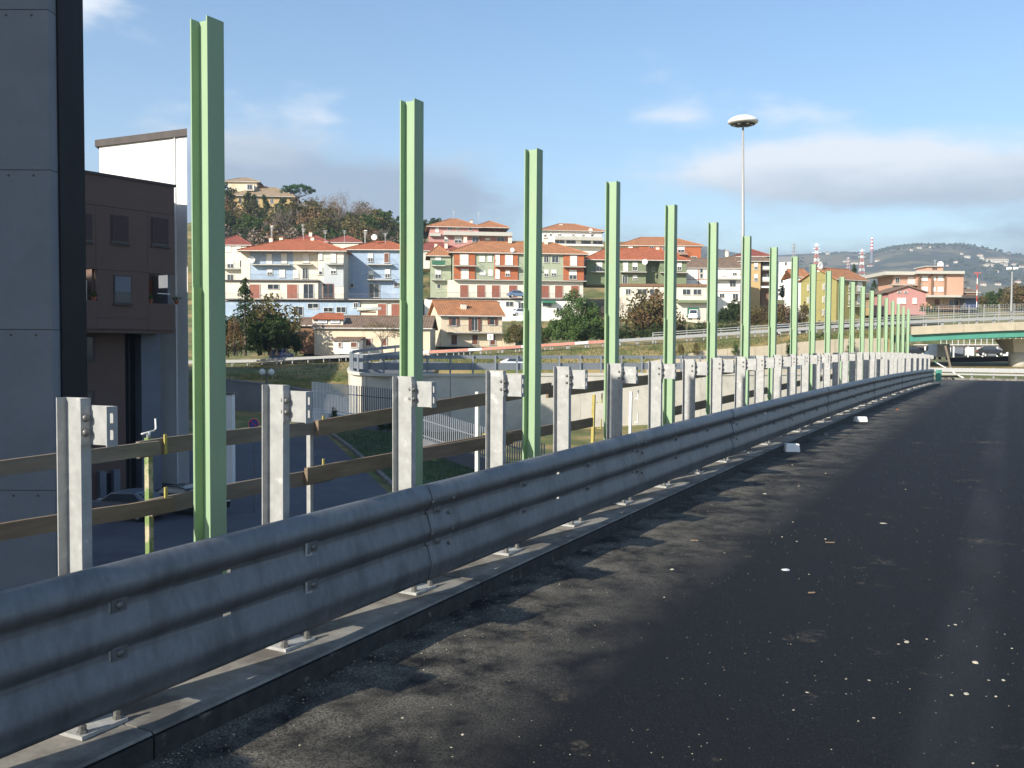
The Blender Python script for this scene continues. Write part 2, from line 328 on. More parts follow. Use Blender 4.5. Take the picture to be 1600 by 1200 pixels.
def asphalt():
    m = bpy.data.materials.new('asphalt'); m.use_nodes = True
    nt = m.node_tree; N = nt.nodes; L = nt.links; b = N['Principled BSDF']
    tc = N.new('ShaderNodeTexCoord'); src = tc.outputs['Object']
    def noise(s, d, r=0.6, st=(1, 1, 1)):
        mp = N.new('ShaderNodeMapping'); mp.inputs['Scale'].default_value = st; L.new(src, mp.inputs[0])
        n = N.new('ShaderNodeTexNoise'); n.inputs['Scale'].default_value = s; n.inputs['Detail'].default_value = d; n.inputs['Roughness'].default_value = r
        L.new(mp.outputs[0], n.inputs['Vector']); return n.outputs[0]
    def mr(v, a, c, lo=0, hi=1):
        r = N.new('ShaderNodeMapRange'); r.inputs['From Min'].default_value = a; r.inputs['From Max'].default_value = c
        r.inputs['To Min'].default_value = lo; r.inputs['To Max'].default_value = hi
        L.new(v, r.inputs['Value']); return r.outputs[0]
    def mul(a, c, op='MULTIPLY'):
        q = N.new('ShaderNodeMath'); q.operation = op
        for i, v in enumerate((a, c)):
            if isinstance(v, (int, float)): q.inputs[i].default_value = v
            else: L.new(v, q.inputs[i])
        return q.outputs[0]
    def mix(f, a, c):
        q = N.new('ShaderNodeMix'); q.data_type = 'RGBA'
        L.new(f, q.inputs[0])
        for i, v in ((6, a), (7, c)):
            if isinstance(v, tuple): q.inputs[i].default_value = v + (1,)
            else: L.new(v, q.inputs[i])
        return q.outputs[2]
    fine = noise(95, 4, 0.75); big = noise(0.5, 5, 0.6); mid = noise(3.5, 6, 0.65)
    c = mix(mr(fine, 0.35, 0.7), (0.0015, 0.0018, 0.0027), (0.019, 0.0188, 0.0195))
    c = mix(mr(big, 0.35, 0.7, 0, 0.5), c, (0.008, 0.0095, 0.014))
    # stone grains of the open surface
    vo = N.new('ShaderNodeTexVoronoi'); vo.inputs['Scale'].default_value = 62; L.new(src, vo.inputs['Vector'])
    sepc = N.new('ShaderNodeSeparateColor'); L.new(vo.outputs['Color'], sepc.inputs[0])
    g = mul(mr(vo.outputs['Distance'], 0.22, 0.12), mr(sepc.outputs[0], 0.70, 0.86))
    c = mix(mul(g, mr(mid, 0.25, 0.6)), c, (0.10, 0.097, 0.09))
    # dust swept along the kerb
    sx = N.new('ShaderNodeSeparateXYZ'); L.new(src, sx.inputs[0])
    near = mr(sx.outputs[0], -1.9, -3.0)
    dust = mul(mul(mr(mid, 0.34, 0.58), near), mr(noise(0.8, 4), 0.30, 0.50))
    dust = mul(dust, mr(noise(80, 3, .8), 0.38, 0.6, 0.12, 1.0))
    c = mix(mul(dust, 0.9), c, (0.21, 0.195, 0.16))
    # scattered pale dirt patches
    sp = mul(mr(noise(1.6, 7, 0.72), 0.60, 0.70), mr(noise(24, 3), 0.42, 0.6))
    c = mix(mul(sp, 0.6), c, (0.16, 0.135, 0.095))
    # smoother lane joint running along the road
    lane = mul(mr(sx.outputs[0], -0.42, -0.30), mr(sx.outputs[0], 0.02, -0.12))
    c = mix(mul(mul(lane, mr(noise(2.2, 5, st=(1, 0.25, 1)), 0.3, 0.65)), 0.28), c, (0.05, 0.052, 0.058))
    L.new(c, b.inputs['Base Color'])
    b.inputs['Roughness'].default_value = 0.72; b.inputs['Specular IOR Level'].default_value = 0.18
    hsum = mul(mul(fine, 0.7), mul(noise(60, 4), 0.6), 'ADD')
    bp = N.new('ShaderNodeBump'); bp.inputs['Strength'].default_value = 0.75; bp.inputs['Distance'].default_value = 0.008
    L.new(hsum, bp.inputs['Height']); L.new(bp.outputs[0], b.inputs['Normal'])
    return m
M['asphalt'] = asphalt()
# ------------------------------------------------------------------ ground sheet, far hill
def build_ground():
    ds = [-400, -150, -60, -20, 0, 15, 30, 40, 48, 52] + list(range(56, 140, 4)) + list(range(140, 200, 5)) + list(range(200, 360, 10)) + [380, 420, 480, 560, 700, 900, 1200, 1600, 2200, 3200, 4800]
    mb = MB(); nx = 61
    for d in ds:
        for i in range(nx):
            k = (i / (nx - 1) * 2 - 1); k = k * abs(k) ** 0.35
            r = k * (120 + max(d, 0) * 1.25 + (400 if d < 0 else 0))
            mb.v.append(cw(r, d, T(r, d)))
    for j in range(len(ds) - 1):
        for i in range(nx - 1):
            a = j * nx + i; mb.f.append((a, a + 1, a + nx + 1, a + nx))
    return struct(mb.build('ground', M['grass'], smooth=True))
build_ground()
SKY = [(-6000, 500), (300, 470), (700, 440), (900, 420), (1040, 402), (1092, 392), (1110, 396), (1150, 402), (1215, 402), (1255, 399), (1290, 396), (1320, 395), (1350, 397), (1372, 391), (1390, 386), (1420, 384), (1460, 385), (1500, 386), (1530, 390), (1560, 395), (1600, 398), (1700, 404), (2000, 420), (9000, 470)]
def far_z(r, d):
    px = 800 + FPX * r / d
    ztop = EYE + (542 - lerp_tab(SKY, px)) / FPX * 3000 - 2
    k = sstep(900, 3000, d)
    rough = 10 * sin(r * .006 + d * .003) * sin(d * .0045 - r * .002) + 6 * sin(r * .017 + 1) * sin(d * .013)
    z = 2 + (ztop - 2) * (0.25 * (d - 900) / 2100 + 0.75 * k) if d <= 3000 else ztop * (1 - sstep(3000, 4600, d)) 
    return z + rough * (k if d < 2900 else 0.15 * max(0, 1 - (d - 2900) / 1500))
def hillmat():
    m = mat('far_hill_cover', (0.035, 0.05, 0.028), 0.95, 0.4, 0.02, c2=(0.17, 0.15, 0.075), mask=(0.006, 0.50, 0.56, 0.9), detail=8)
    return m
def build_far():
    mb = MB(); rows = list(range(900, 3001, 60)) + [3150, 3400, 3800, 4300, 4700]; nx = 150
    for d in rows:
        for i in range(nx):
            r = d * (-0.9 + 2.0 * i / (nx - 1)); mb.v.append(cw(r, d, far_z(r, d)))
    for j in range(len(rows) - 1):
        for i in range(nx - 1):
            a = j * nx + i; mb.f.append((a, a + 1, a + nx + 1, a + nx))
    struct(mb.build('far_hill', hillmat(), smooth=True))
build_far()
# ------------------------------------------------------------------ viaduct: road, kerb, deck
LK = 3.372
def ribbon_road(x0, x1, z0, ya, yb, step, name, m):
    mb = MB(); ys = [ya + (yb - ya) * i / step for i in range(step + 1)]
    nx = 4
    for y in ys:
        for i in range(nx + 1): mb.v.append((x0 + (x1 - x0) * i / nx, y, prof(y) + z0))
    for j in range(step):
        for i in range(nx):
            a = j * (nx + 1) + i; mb.f.append((a, a + 1, a + nx + 2, a + nx + 1))
    return mb.build(name, m)
struct(ribbon_road(-LK + 0.004, 9.0, 0.0, -30, 66, 48, 'road', M['asphalt']))
# the road widens at its end where it meets the cross barrier
struct(ribbon_road(-9.0, 34.0, -0.004, 57.0, 93, 16, 'road', M['asphalt']))
kr = struct(obj('kerb', None))
ya = -12.0
while ya < 57:
    L_ = 3.0; mb = MB(); yb = ya + L_ - 0.012; n = 3
    for i in range(n):
        a, b = ya + (yb - ya) * i / n, ya + (yb - ya) * (i + 1) / n
        za, zb = prof(a) + KH, prof(b) + KH; k = len(mb.v)
        jx = R.uniform(-.006, .006) if i else 0
        for yy, zz in ((a, za), (b, zb)):
            mb.v += [(-5.75, yy, zz - .5), (-5.75, yy, zz), (-LK - 0.012, yy, zz), (-LK, yy, zz - 0.012)]
        mb.f += [(k + 1, k + 2, k + 6, k + 5), (k + 2, k + 3, k + 7, k + 6), (k, k + 1, k + 5, k + 4)]
        if i == 0: mb.f.append((k, k + 3, k + 2, k + 1))
        if i == n - 1: mb.f.append((k + 4, k + 5, k + 6, k + 7))
    st = mb.build('kerb_stone', M['conc'], kr)
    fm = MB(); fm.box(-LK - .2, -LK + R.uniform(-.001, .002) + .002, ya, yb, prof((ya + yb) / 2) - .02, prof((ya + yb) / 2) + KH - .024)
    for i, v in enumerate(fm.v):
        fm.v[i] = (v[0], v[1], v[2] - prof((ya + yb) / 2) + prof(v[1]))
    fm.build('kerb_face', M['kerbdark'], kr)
    ya += L_
mb = MB()
for i in range(16):
    a, b = -30 + i * 5.8, -30 + (i + 1) * 5.8; k = len(mb.v)
    for yy in (a, b): mb.v += [(-5.7, yy, prof(yy) - .05), (-5.7, yy, prof(yy) - 1.2), (9, yy, prof(yy) - 1.2), (9, yy, prof(yy) - .05)]
    mb.f += [(k, k + 4, k + 5, k + 1), (k + 1, k + 5, k + 6, k + 2), (k + 2, k + 6, k + 7, k + 3)]
deck = mb.build('bridge_deck', M['wallgrey']); struct(deck)
pr = thing('bridge_pier', 'grey concrete pier under the viaduct deck', 'pier', (2, 30, -9))
MB().box(-3, 3, -.8, .8, -1, 7.9).build('pier_wall', M['wallgrey'], pr)
# ------------------------------------------------------------------ guardrail on the kerb
S0, DP, NP = 2.871, 4 / 3, 39
XP0 = -3.84                                  # outer face of the post
gr = thing('guardrail', 'long galvanised three-wave steel guardrail on bolted posts along the kerb', 'guardrail', (0, 0, KH))
def post_mesh():
    mb = MB(); w, b, t, h = .16, .055, .006, 1.497
    mb.box(0, w, b - t, b, 0, h); mb.box(0, t, 0, b - t, 0, h); mb.box(w - t, w, 0, b - t, 0, h)
    mb.box(-.001, t + .001, .018, .034, h - .16, h - .11)
    return mb.mesh('post', M['galv'])
def spacer_mesh():
    mb = MB(); w, b, t, h = .17, .055, .005, .178
    mb.box(0, t, -.004, b - t, 0, h)                       # leg on the post
    mb.box(0, w, b - t, b, 0, h)                           # web
    x0, x1 = w - t, w                                      # slotted end leg
    for z0, z1 in ((0, .03), (.074, .104), (.148, h)): mb.box(x0, x1, -.004, b - t, z0, z1)
    for z0, z1 in ((.03, .074), (.104, .148)):
        mb.box(x0, x1, -.004, .014, z0, z1); mb.box(x0, x1, .031, b - t, z0, z1)
    return mb.mesh('spacer', M['galv'])
def bolt_mesh():
    mb = MB(); n = 10
    pr_ = [(.019, 0), (.019, .004), (.016, .010), (.010, .014), (.002, .016)]
    mb.lathe(pr_, n); mb.v = [(z, y, x) for x, y, z in mb.v]      # axis along +x
    return mb.mesh('bolt', M['bolt'], True)
def plate_mesh():
    mb = MB(); mb.box(-.03, .27, -.10, .15, 0, .018)
    return mb.mesh('base_plate', M['galv'])
def nut_mesh():
    mb = MB(); mb.lathe([(.024, 0), (.024, .012), (.018, .014), (.018, .034), (.011, .036), (.011, .06), (.008, .064)], 6)
    return mb.mesh('anchor_nut', M['bolt'])
pm, sm, bm_, plm, nm = post_mesh(), spacer_mesh(), bolt_mesh(), plate_mesh(), nut_mesh()
for i in range(-2, NP):
    y = S0 + DP * i; z = prof(y)
    q = obj('post', pm, gr, (XP0 + R.uniform(-.004, .004), y, z)); q.rotation_euler = (R.uniform(-.006, .006), R.uniform(-.005, .005), R.uniform(-.02, .02))
    for zz in (1.497 - .032 - .178, .60 - .089, .33 - .089):
        s_ = obj('spacer', sm, q, (.1605, 0, zz))
        if zz > 1:
            for bz in (.056, .122): obj('bolt', bm_, q, (.166, .022, zz + bz)); 
            for bz in (.056, .122):
                o = obj('bolt', bm_, q, (.118, .047, zz + bz)); o.rotation_euler = (0, 0, -pi / 2); o.scale = (.7, .7, .7)
    obj('base_plate', plm, q, (0, 0, .001))
    for nx_, ny in ((.235, -.07), (.235, .12), (-.005, .12)): obj('anchor_nut', nm, q, (nx_, ny, .019))
# three-wave beam profile: (x out from back plane, fraction from top)
PRF = [(-.030, .050), (-.024, .018), (-.010, .002), (.006, .0), (.022, .012), (.037, .036), (.050, .066), (.061, .10), (.069, .135), (.072, .165), (.068, .19), (.056, .212), (.044, .230), (.032, .246), (.024, .26), (.020, .273), (.020, .299),
       (.025, .315), (.036, .36), (.047, .41), (.056, .45), (.063, .485), (.063, .512), (.055, .537), (.042, .56), (.030, .582), (.022, .596), (.020, .605), (.020, .628), (.025, .645), (.036, .69), (.047, .74), (.056, .785), (.063, .82), (.064, .85), (.058, .88), (.046, .92), (.036, .965), (.034, 1.0)]
FLAT = [i for i in range(len(PRF) - 1) if PRF[i][0] == .020 and PRF[i + 1][0] == .020]
ZT, ZB, XR = .765, .105, -3.535
def beam(y0, y1, off, slot):
    ys = [y0, y0 + .03] + [slot - .03, slot + .03] + [y1 - .3, y1]
    mids = [y0 + (slot - y0) * k for k in (.35, .7)] + [slot + (y1 - slot) * k for k in (.3, .6)]
    ys = sorted(set(ys + mids)); mb = MB(); n = len(PRF)
    for y in ys:
        zz = prof(y)
        for x, f in PRF: mb.v.append((XR + (x * .86 if x > .02 else x) + off, y, zz + ZT + (ZB - ZT) * f))
    for j in range(len(ys) - 1):
        hole = abs((ys[j] + ys[j + 1]) / 2 - slot) < .01
        for i in range(n - 1):
            if hole and i in FLAT: continue
            a = j * n + i; mb.f.append((a, a + 1, a + n + 1, a + n))
    b = mb.build('beam', M['rail'], gr, smooth=True)
    so_ = b.modifiers.new('sheet', 'SOLIDIFY'); so_.thickness = .0045; so_.offset = -1
    return b
wm = MB().box(0, .005, -.042, .042, -.03, .03).mesh('washer_plate', M['rail'])
joints = [S0 + DP * (2 + 3 * k) + .10 for k in range(-2, 13)]
for a, b in zip(joints, joints[1:]):
    bo = beam(a - .16, b + .16, .0 if (joints.index(a) % 2) else .006, a + 1.96)
    k0 = round((a - .10 - S0) / DP)
    for i in range(3):
        y = S0 + DP * (k0 + i) + .025
        for f in (.286, .615):
            zz = prof(y) + ZT + (ZB - ZT) * f
            obj('washer_plate', wm, bo, (XR + .0265, y + .03, zz)); obj('bolt', bm_, bo, (XR + .030, y + .03, zz))
            if i == 0:
                for dy, df in ((-.10, .0), (.17, .06), (-.10, -.11), (.17, -.1)):
                    ff = f + df; xx = XR + lerp_tab([(q[1], q[0]) for q in PRF[3:]], ff) + .006
                    o = obj('bolt', bm_, bo, (xx, y + dy, prof(y) + ZT + (ZB - ZT) * ff)); o.scale = (.7, .75, .75)
# ------------------------------------------------------------------ green barrier posts
XG, G0, HG = -4.899, 4.861, 3.924
def green_meshes():
    w, h, tf, tw = .152, .158, .011, .008
    a = MB(); a.box(-tw / 2 * 0 - h / 2 + tf, h / 2 - tf, -tw / 2, tw / 2, 0, HG)
    a.box(-h / 2, -h / 2 + tf, -w / 2, w / 2, 0, HG); a.box(h / 2 - tf, h / 2, -w / 2, w / 2, 0, HG)
    p = MB().box(-h / 2 + tf + .001, -h / 2 + tf + .013, -w / 2 - .006, -tw / 2 - .002, .02, 2.11)
    b = MB().box(-.13, .13, -.13, .13, 0, .02)
    return a.mesh('h_beam', M['green']), p.mesh('stiffener_plate', M['greenplate']), b.mesh('base_plate', M['green'])
gm = green_meshes()
ORD = 'first second third fourth fifth sixth seventh eighth ninth tenth eleventh twelfth thirteenth fourteenth fifteenth sixteenth seventeenth eighteenth nineteenth twentieth twenty-first'.split()
for i in range(21):
    y = G0 + 2.5 * i
    t = thing('barrier_post', ORD[i] + ' pale green steel H-beam post counted from the grey tower', 'post', (XG + R.uniform(-.006, .006), y, prof(y) + KH), R.uniform(-.015, .015), 'green posts of the unfinished noise barrier')
    t.rotation_euler.x = R.uniform(-.002, .002); t.rotation_euler.y = R.uniform(-.002, .002)
    for nme, me in zip(('h_beam', 'stiffener_plate', 'base_plate'), gm): obj(nme, me, t)
# ------------------------------------------------------------------ planks and parapet clamps behind
XK = -4.45
def onL(px, py, L_=4.45):                 # pixel on the vertical plane x=-L
    X, fw, z = ray(px, py)
    # world dir: right*X + fwd*fw
    wx = X * CT - fw * ST; wy = X * ST + fw * CT
    t = -L_ / wx
    return wy * t, EYE + z * t
def plank(pa, pb, hpx, m, label, th=.035, L_=5.20):
    ya, za = onL(*pa, L_); yb, zb = onL(*pb, L_)
    _, za2 = onL(pa[0], pa[1] + hpx[0], L_)
    h = abs(za - za2); mb = MB(); n = 8
    rr = random.Random(int(pa[0] * 7 + pb[1]))
    o = tag(obj('plank', None, None, (-L_, ya, za)), label, 'plank', None)
    for i in range(n + 1):
        k = i / n; y = (yb - ya) * k; z = (zb - za) * k + rr.uniform(-.003, .003) + .006 * sin(k * 5)
        mb.v += [(-th / 2, y, z - h), (th / 2, y, z - h), (th / 2, y, z), (-th / 2, y, z)]
    for i in range(n):
        a = i * 4
        for q in range(4): mb.f.append((a + q, a + (q + 1) % 4, a + 4 + (q + 1) % 4, a + 4 + q))
    mb.f += [(0, 3, 2, 1), (n * 4, n * 4 + 1, n * 4 + 2, n * 4 + 3)]
    b = mb.build('board', m, o, fix=True)
    return o
PLG = 'planks'
plank((-60, 729), (248, 687), (26, 26), M['plank2'], 'grey weathered plank, upper rail reaching past the dark tower')
plank((215, 690), (505, 655), (26, 26), M['plank2'], 'grey-brown upper plank clamped between the first two parapet clamps', L_=5.24)
plank((495, 657), (860, 597), (25, 24), M['plank'], 'brown upper plank with nail holes crossing behind the second green post')
plank((855, 603), (1300, 556), (19, 9), M['plank'], 'long dark upper plank continuing towards the far posts', L_=5.24)
plank((-60, 829), (270, 775), (28, 26), M['plank'], 'brown lower plank passing in front of the grey tower')
plank((235, 780), (520, 727), (27, 26), M['plank2'], 'stained lower plank with a rust patch beside the tall clamp', L_=5.24)
plank((478, 732), (800, 675), (25, 22), M['plank'], 'lower plank with a lapped offcut above the street')
plank((640, 702), (925, 652), (20, 16), M['plank'], 'short lower plank ending at the yellow clamp', L_=5.24)
plank((1045, 637), (1330, 578), (14, 8), M['plank'], 'lower plank far along behind the crowded posts')
def clamp(px, ytop, label, m1, m2, handle=True, lean=0.0, yb_=None):
    y, z = onL(px, ytop, 5.31); zb = prof(y) + KH
    o = thing('parapet_clamp', label, 'clamp', (-5.31, y, zb)); h = z - zb
    A = MB(); A.box(-.02, .02, -.02, .02, 0, h); A.build('tube', m1, o)
    MB().box(-.06, .14, -.03, .03, -.02, .02).build('foot', m1, o)
    for zz in (h - .06, h - .43):
        if zz > .1:
            B = MB(); B.box(.02, .11, .05, .062, zz - .055, zz - .045); B.box(.096, .108, .045, .068, zz - .055, zz + .085); B.build('hook', m2, o)
    if handle:
        C = MB(); C.tube([(.0, -.06, h + .03), (0, .05, h + .045), (0, .065, h + .06), (0, .062, h + .13)], .007, 6); C.tube([(0, 0, h), (0, 0, h + .04)], .014, 6)
        C.build('screw_handle', M['steel'], o, True)
    o.rotation_euler = (lean, 0, 0)
    return o
clamp(232, 684, 'green clamp post with a cranked screw handle beside the first green post', M['prop'], M['clamp'])
clamp(484, 654, 'grey clamp post holding the planks above the street', M['galv'], M['clamp'], False)
clamp(746, 612, 'slim clamp post hidden behind the third guardrail post', M['steel'], M['clamp'], False)
clamp(926, 617, 'leaning yellow clamp post left of the fourth green post', M['clamp'], M['clamp'], False, -.05)
clamp(985, 612, 'pale steel clamp post with an empty hook', M['steel'], M['steel'], False, -.03)
clamp(1040, 606, 'white clamp post behind the fifth green post', M['white'], M['steel'], False)
# ------------------------------------------------------------------ house toolkit
class House:
    def __init__(s, name, label, cat, px, py, d, group=None, phi=0.0):
        s.d = d; s.r0, _, s.z0 = P(px, py, d)
        s.o = thing(name, label, cat, cw(s.r0, d, s.z0), TH + phi, group)
    def L(s, px, py, d): r, _, z = P(px, py, d); return r - s.r0, d - s.d, z - s.z0
    def box(s, name, xl, xr, yt, yb, d, dep, m, parent=None):
        x0, y0, z1 = s.L(xl, yt, d); x1, _, z0 = s.L(xr, yb, d); x0, _, _ = s.L(xl, (yt + yb) / 2, d)
        return MB().box(x0, x1, y0, y0 + dep, z0, z1).build(name, m, parent or s.o)
    def hip(s, xl, xr, ye, yr, d, dep, m, over=.7, ins=None, name='roof', gable=False):
        x0, y0, z0 = s.L(xl, ye, d); x1, _, _ = s.L(xr, ye, d); zr = s.L((xl + xr) / 2, yr, d + dep / 2)[2]
        a, b = x0 - over, x1 + over; f, k = y0 - over, y0 + dep + over; mid = y0 + dep / 2
        ins = (k - f) / 2 * 0.95 if ins is None else ins
        if gable: ins = 0
        ins = min(ins, (b - a) / 2 - .05); t = .22
        mb = MB(); mb.v = [(a, f, z0), (b, f, z0), (b, k, z0), (a, k, z0), (a + ins, mid, zr), (b - ins, mid, zr)]
        mb.v += [(x, y, z - t) for x, y, z in mb.v]
        mb.f = [(0, 1, 5, 4), (1, 2, 5), (2, 3, 4, 5), (3, 0, 4), (6, 10, 11, 7), (7, 11, 8), (8, 11, 10, 9), (9, 10, 6), (0, 6, 7, 1), (1, 7, 8, 2), (2, 8, 9, 3), (3, 9, 6, 0)]
        if gable:
            mb.f = [(0, 1, 5, 4), (2, 3, 4, 5), (6, 10, 11, 7), (8, 11, 10, 9), (0, 6, 7, 1), (2, 8, 9, 3), (0, 4, 10, 6), (4, 3, 9, 10), (1, 7, 11, 5), (5, 11, 8, 2)]
        o = mb.build(name, m, s.o)
        e = MB(); e.box(a + .05, b - .05, f + .06, f + .1, z0 - t - .04, z0 - t + .02); e.tube([(a, f - .06, z0 - .16), (b, f - .06, z0 - .16)], .08, 5); e.build('gutter', M['frame'], o)
        # ridge and hip cap tiles
        rg = MB()
        for p_, q_ in ((4, 5), (0, 4), (1, 5)):
            if gable and p_ != 4: continue
            rg.tube([(mb.v[p_][0], mb.v[p_][1], mb.v[p_][2] + .03), (mb.v[q_][0], mb.v[q_][1], mb.v[q_][2] + .03)], .11, 5)
        rg.build('ridge_tiles', m, o)
        return o
    def gable_wall(s, xl, xr, ye, yr, d, dep, m, side=-1):
        x0, y0, z0 = s.L(xl, ye, d); x1, _, _ = s.L(xr, ye, d); zr = s.L((xl + xr) / 2, yr, d + dep / 2)[2]
        x = x0 if side < 0 else x1
        MB().prism([(x - .1 * side * -1 * 0, y0, z0), (x, y0 + dep / 2, zr - .25), (x, y0 + dep, z0)], (-.25 * side, 0, 0)).build('gable', m, s.o, fix=True)
    def win(s, x, y, w, h, d, kind='glass', fr=None, sh=None):
        x0, y0, z0 = s.L(x - w / 2, y + h / 2, d); x1, _, z1 = s.L(x + w / 2, y - h / 2, d); y0 -= .002
        t = .09; mb = MB()
        for q in ((x0 - t, x0, z0 - t, z1 + t), (x1, x1 + t, z0 - t, z1 + t), (x0, x1, z1, z1 + t), (x0 - t * 1.6, x1 + t * 1.6, z0 - t, z0)):
            mb.box(q[0], q[1], y0 - (.13 if q[3] == z0 else .08), y0, q[2], q[3])
        if kind in ('glass', 'half') and (x1 - x0) > .7: mb.box((x0 + x1) / 2 - .04, (x0 + x1) / 2 + .04, y0 - .05, y0 - .02, z0, z1)
        f = mb.build('window' if kind in ('glass', 'half', 'shut') else 'door', fr or M['frame'], s.o)
        if kind in ('glass', 'half'): MB().box(x0, x1, y0 - .02, y0, z0, z1).build('pane', M['glass'], f)
        if kind == 'half': MB().box(x0, x1, y0 - .055, y0 - .022, z0 + (z1 - z0) * .45, z1).build('roller_shutter', M['pale'], f)
        if kind == 'shut': MB().box(x0, x1, y0 - .03, y0, z0, z1).build('roller_shutter', M['pale'], f)
        if kind in M:
            b = MB(); n = max(2, int((x1 - x0) / .8)); q = (x1 - x0) / n
            for i in range(n): b.box(x0 + i * q + .015, x0 + (i + 1) * q - .015, y0 - .04 - .01 * (i % 2), y0, z0, z1)
            b.build('door_leaf', M[kind], f)
        if sh:
            ww = (x1 - x0) * .55
            for a in (x0 - ww - .04, x1 + .04): MB().box(a, a + ww, y0 - .13, y0 - .085, z0, z1).build('shutter', M[sh], f)
        return f
    def balc(s, xl, xr, y, d, dep=1.2, hpx=None, m='slab', infill=None):
        x0, y0, z = s.L(xl, y, d); x1, _, _ = s.L(xr, y, d)
        b = MB().box(x0, x1, y0 - dep, y0, z - .16, z).build('balcony', M[m], s.o)
        q = MB(); H_ = 1.0
        q.box(x0, x1, y0 - dep, y0 - dep + .04, z + H_ - .05, z + H_)
        q.box(x0, x0 + .04, y0 - dep, y0, z + H_ - .05, z + H_); q.box(x1 - .04, x1, y0 - dep, y0, z + H_ - .05, z + H_)
        n = max(2, int((x1 - x0) / .22))
        for i in range(n + 1):
            xx = x0 + (x1 - x0 - .02) * i / n; q.box(xx, xx + .022, y0 - dep + .01, y0 - dep + .03, z, z + H_ - .05)
        q.build('railing', M['iron'], b)
        if infill: MB().box(x0 + .05, x1 - .05, y0 - dep + .045, y0 - dep + .06, z + .08, z + .92).build('infill_panel', M[infill], b)
        return b
    def chim(s, x, yt, yb, d, w=.7, m='creamw'):
        xx, y0, z1 = s.L(x, yt, d); z0 = s.L(x, yb, d)[2]
        c = MB().box(xx - w / 2, xx + w / 2, y0, y0 + w, z0, z1).build('chimney', M[m], s.o)
        MB().box(xx - w / 2 - .1, xx + w / 2 + .1, y0 - .1, y0 + w + .1, z1, z1 + .12).build('chimney_cap', M['tile2'], c)
    def aerial(s, x, yt, yb, d):
        xx, y0, z1 = s.L(x, yt, d); z0 = s.L(x, yb, d)[2]; q = MB().tube([(xx, y0, z0), (xx, y0, z1)], .035, 5)
        for k in range(3): q.box(xx - .45 + .1 * k, xx + .45 - .1 * k, y0 - .02, y0 + .02, z1 - .25 * k - .1, z1 - .25 * k - .06)
        q.build('aerial', M['steel'], s.o)
    def dish(s, x, y, d, rad=.45):
        xx, y0, z = s.L(x, y, d); q = MB().lathe([(.02, .12), (rad * .6, .05), (rad, -.05), (rad, -.07), (rad * .6, .02), (.02, .08)], 14)
        q.v = [(xx + a, y0 + c - .2, z + b) for a, b, c in q.v]; q.build('satellite_dish', M['white'], s.o, True)
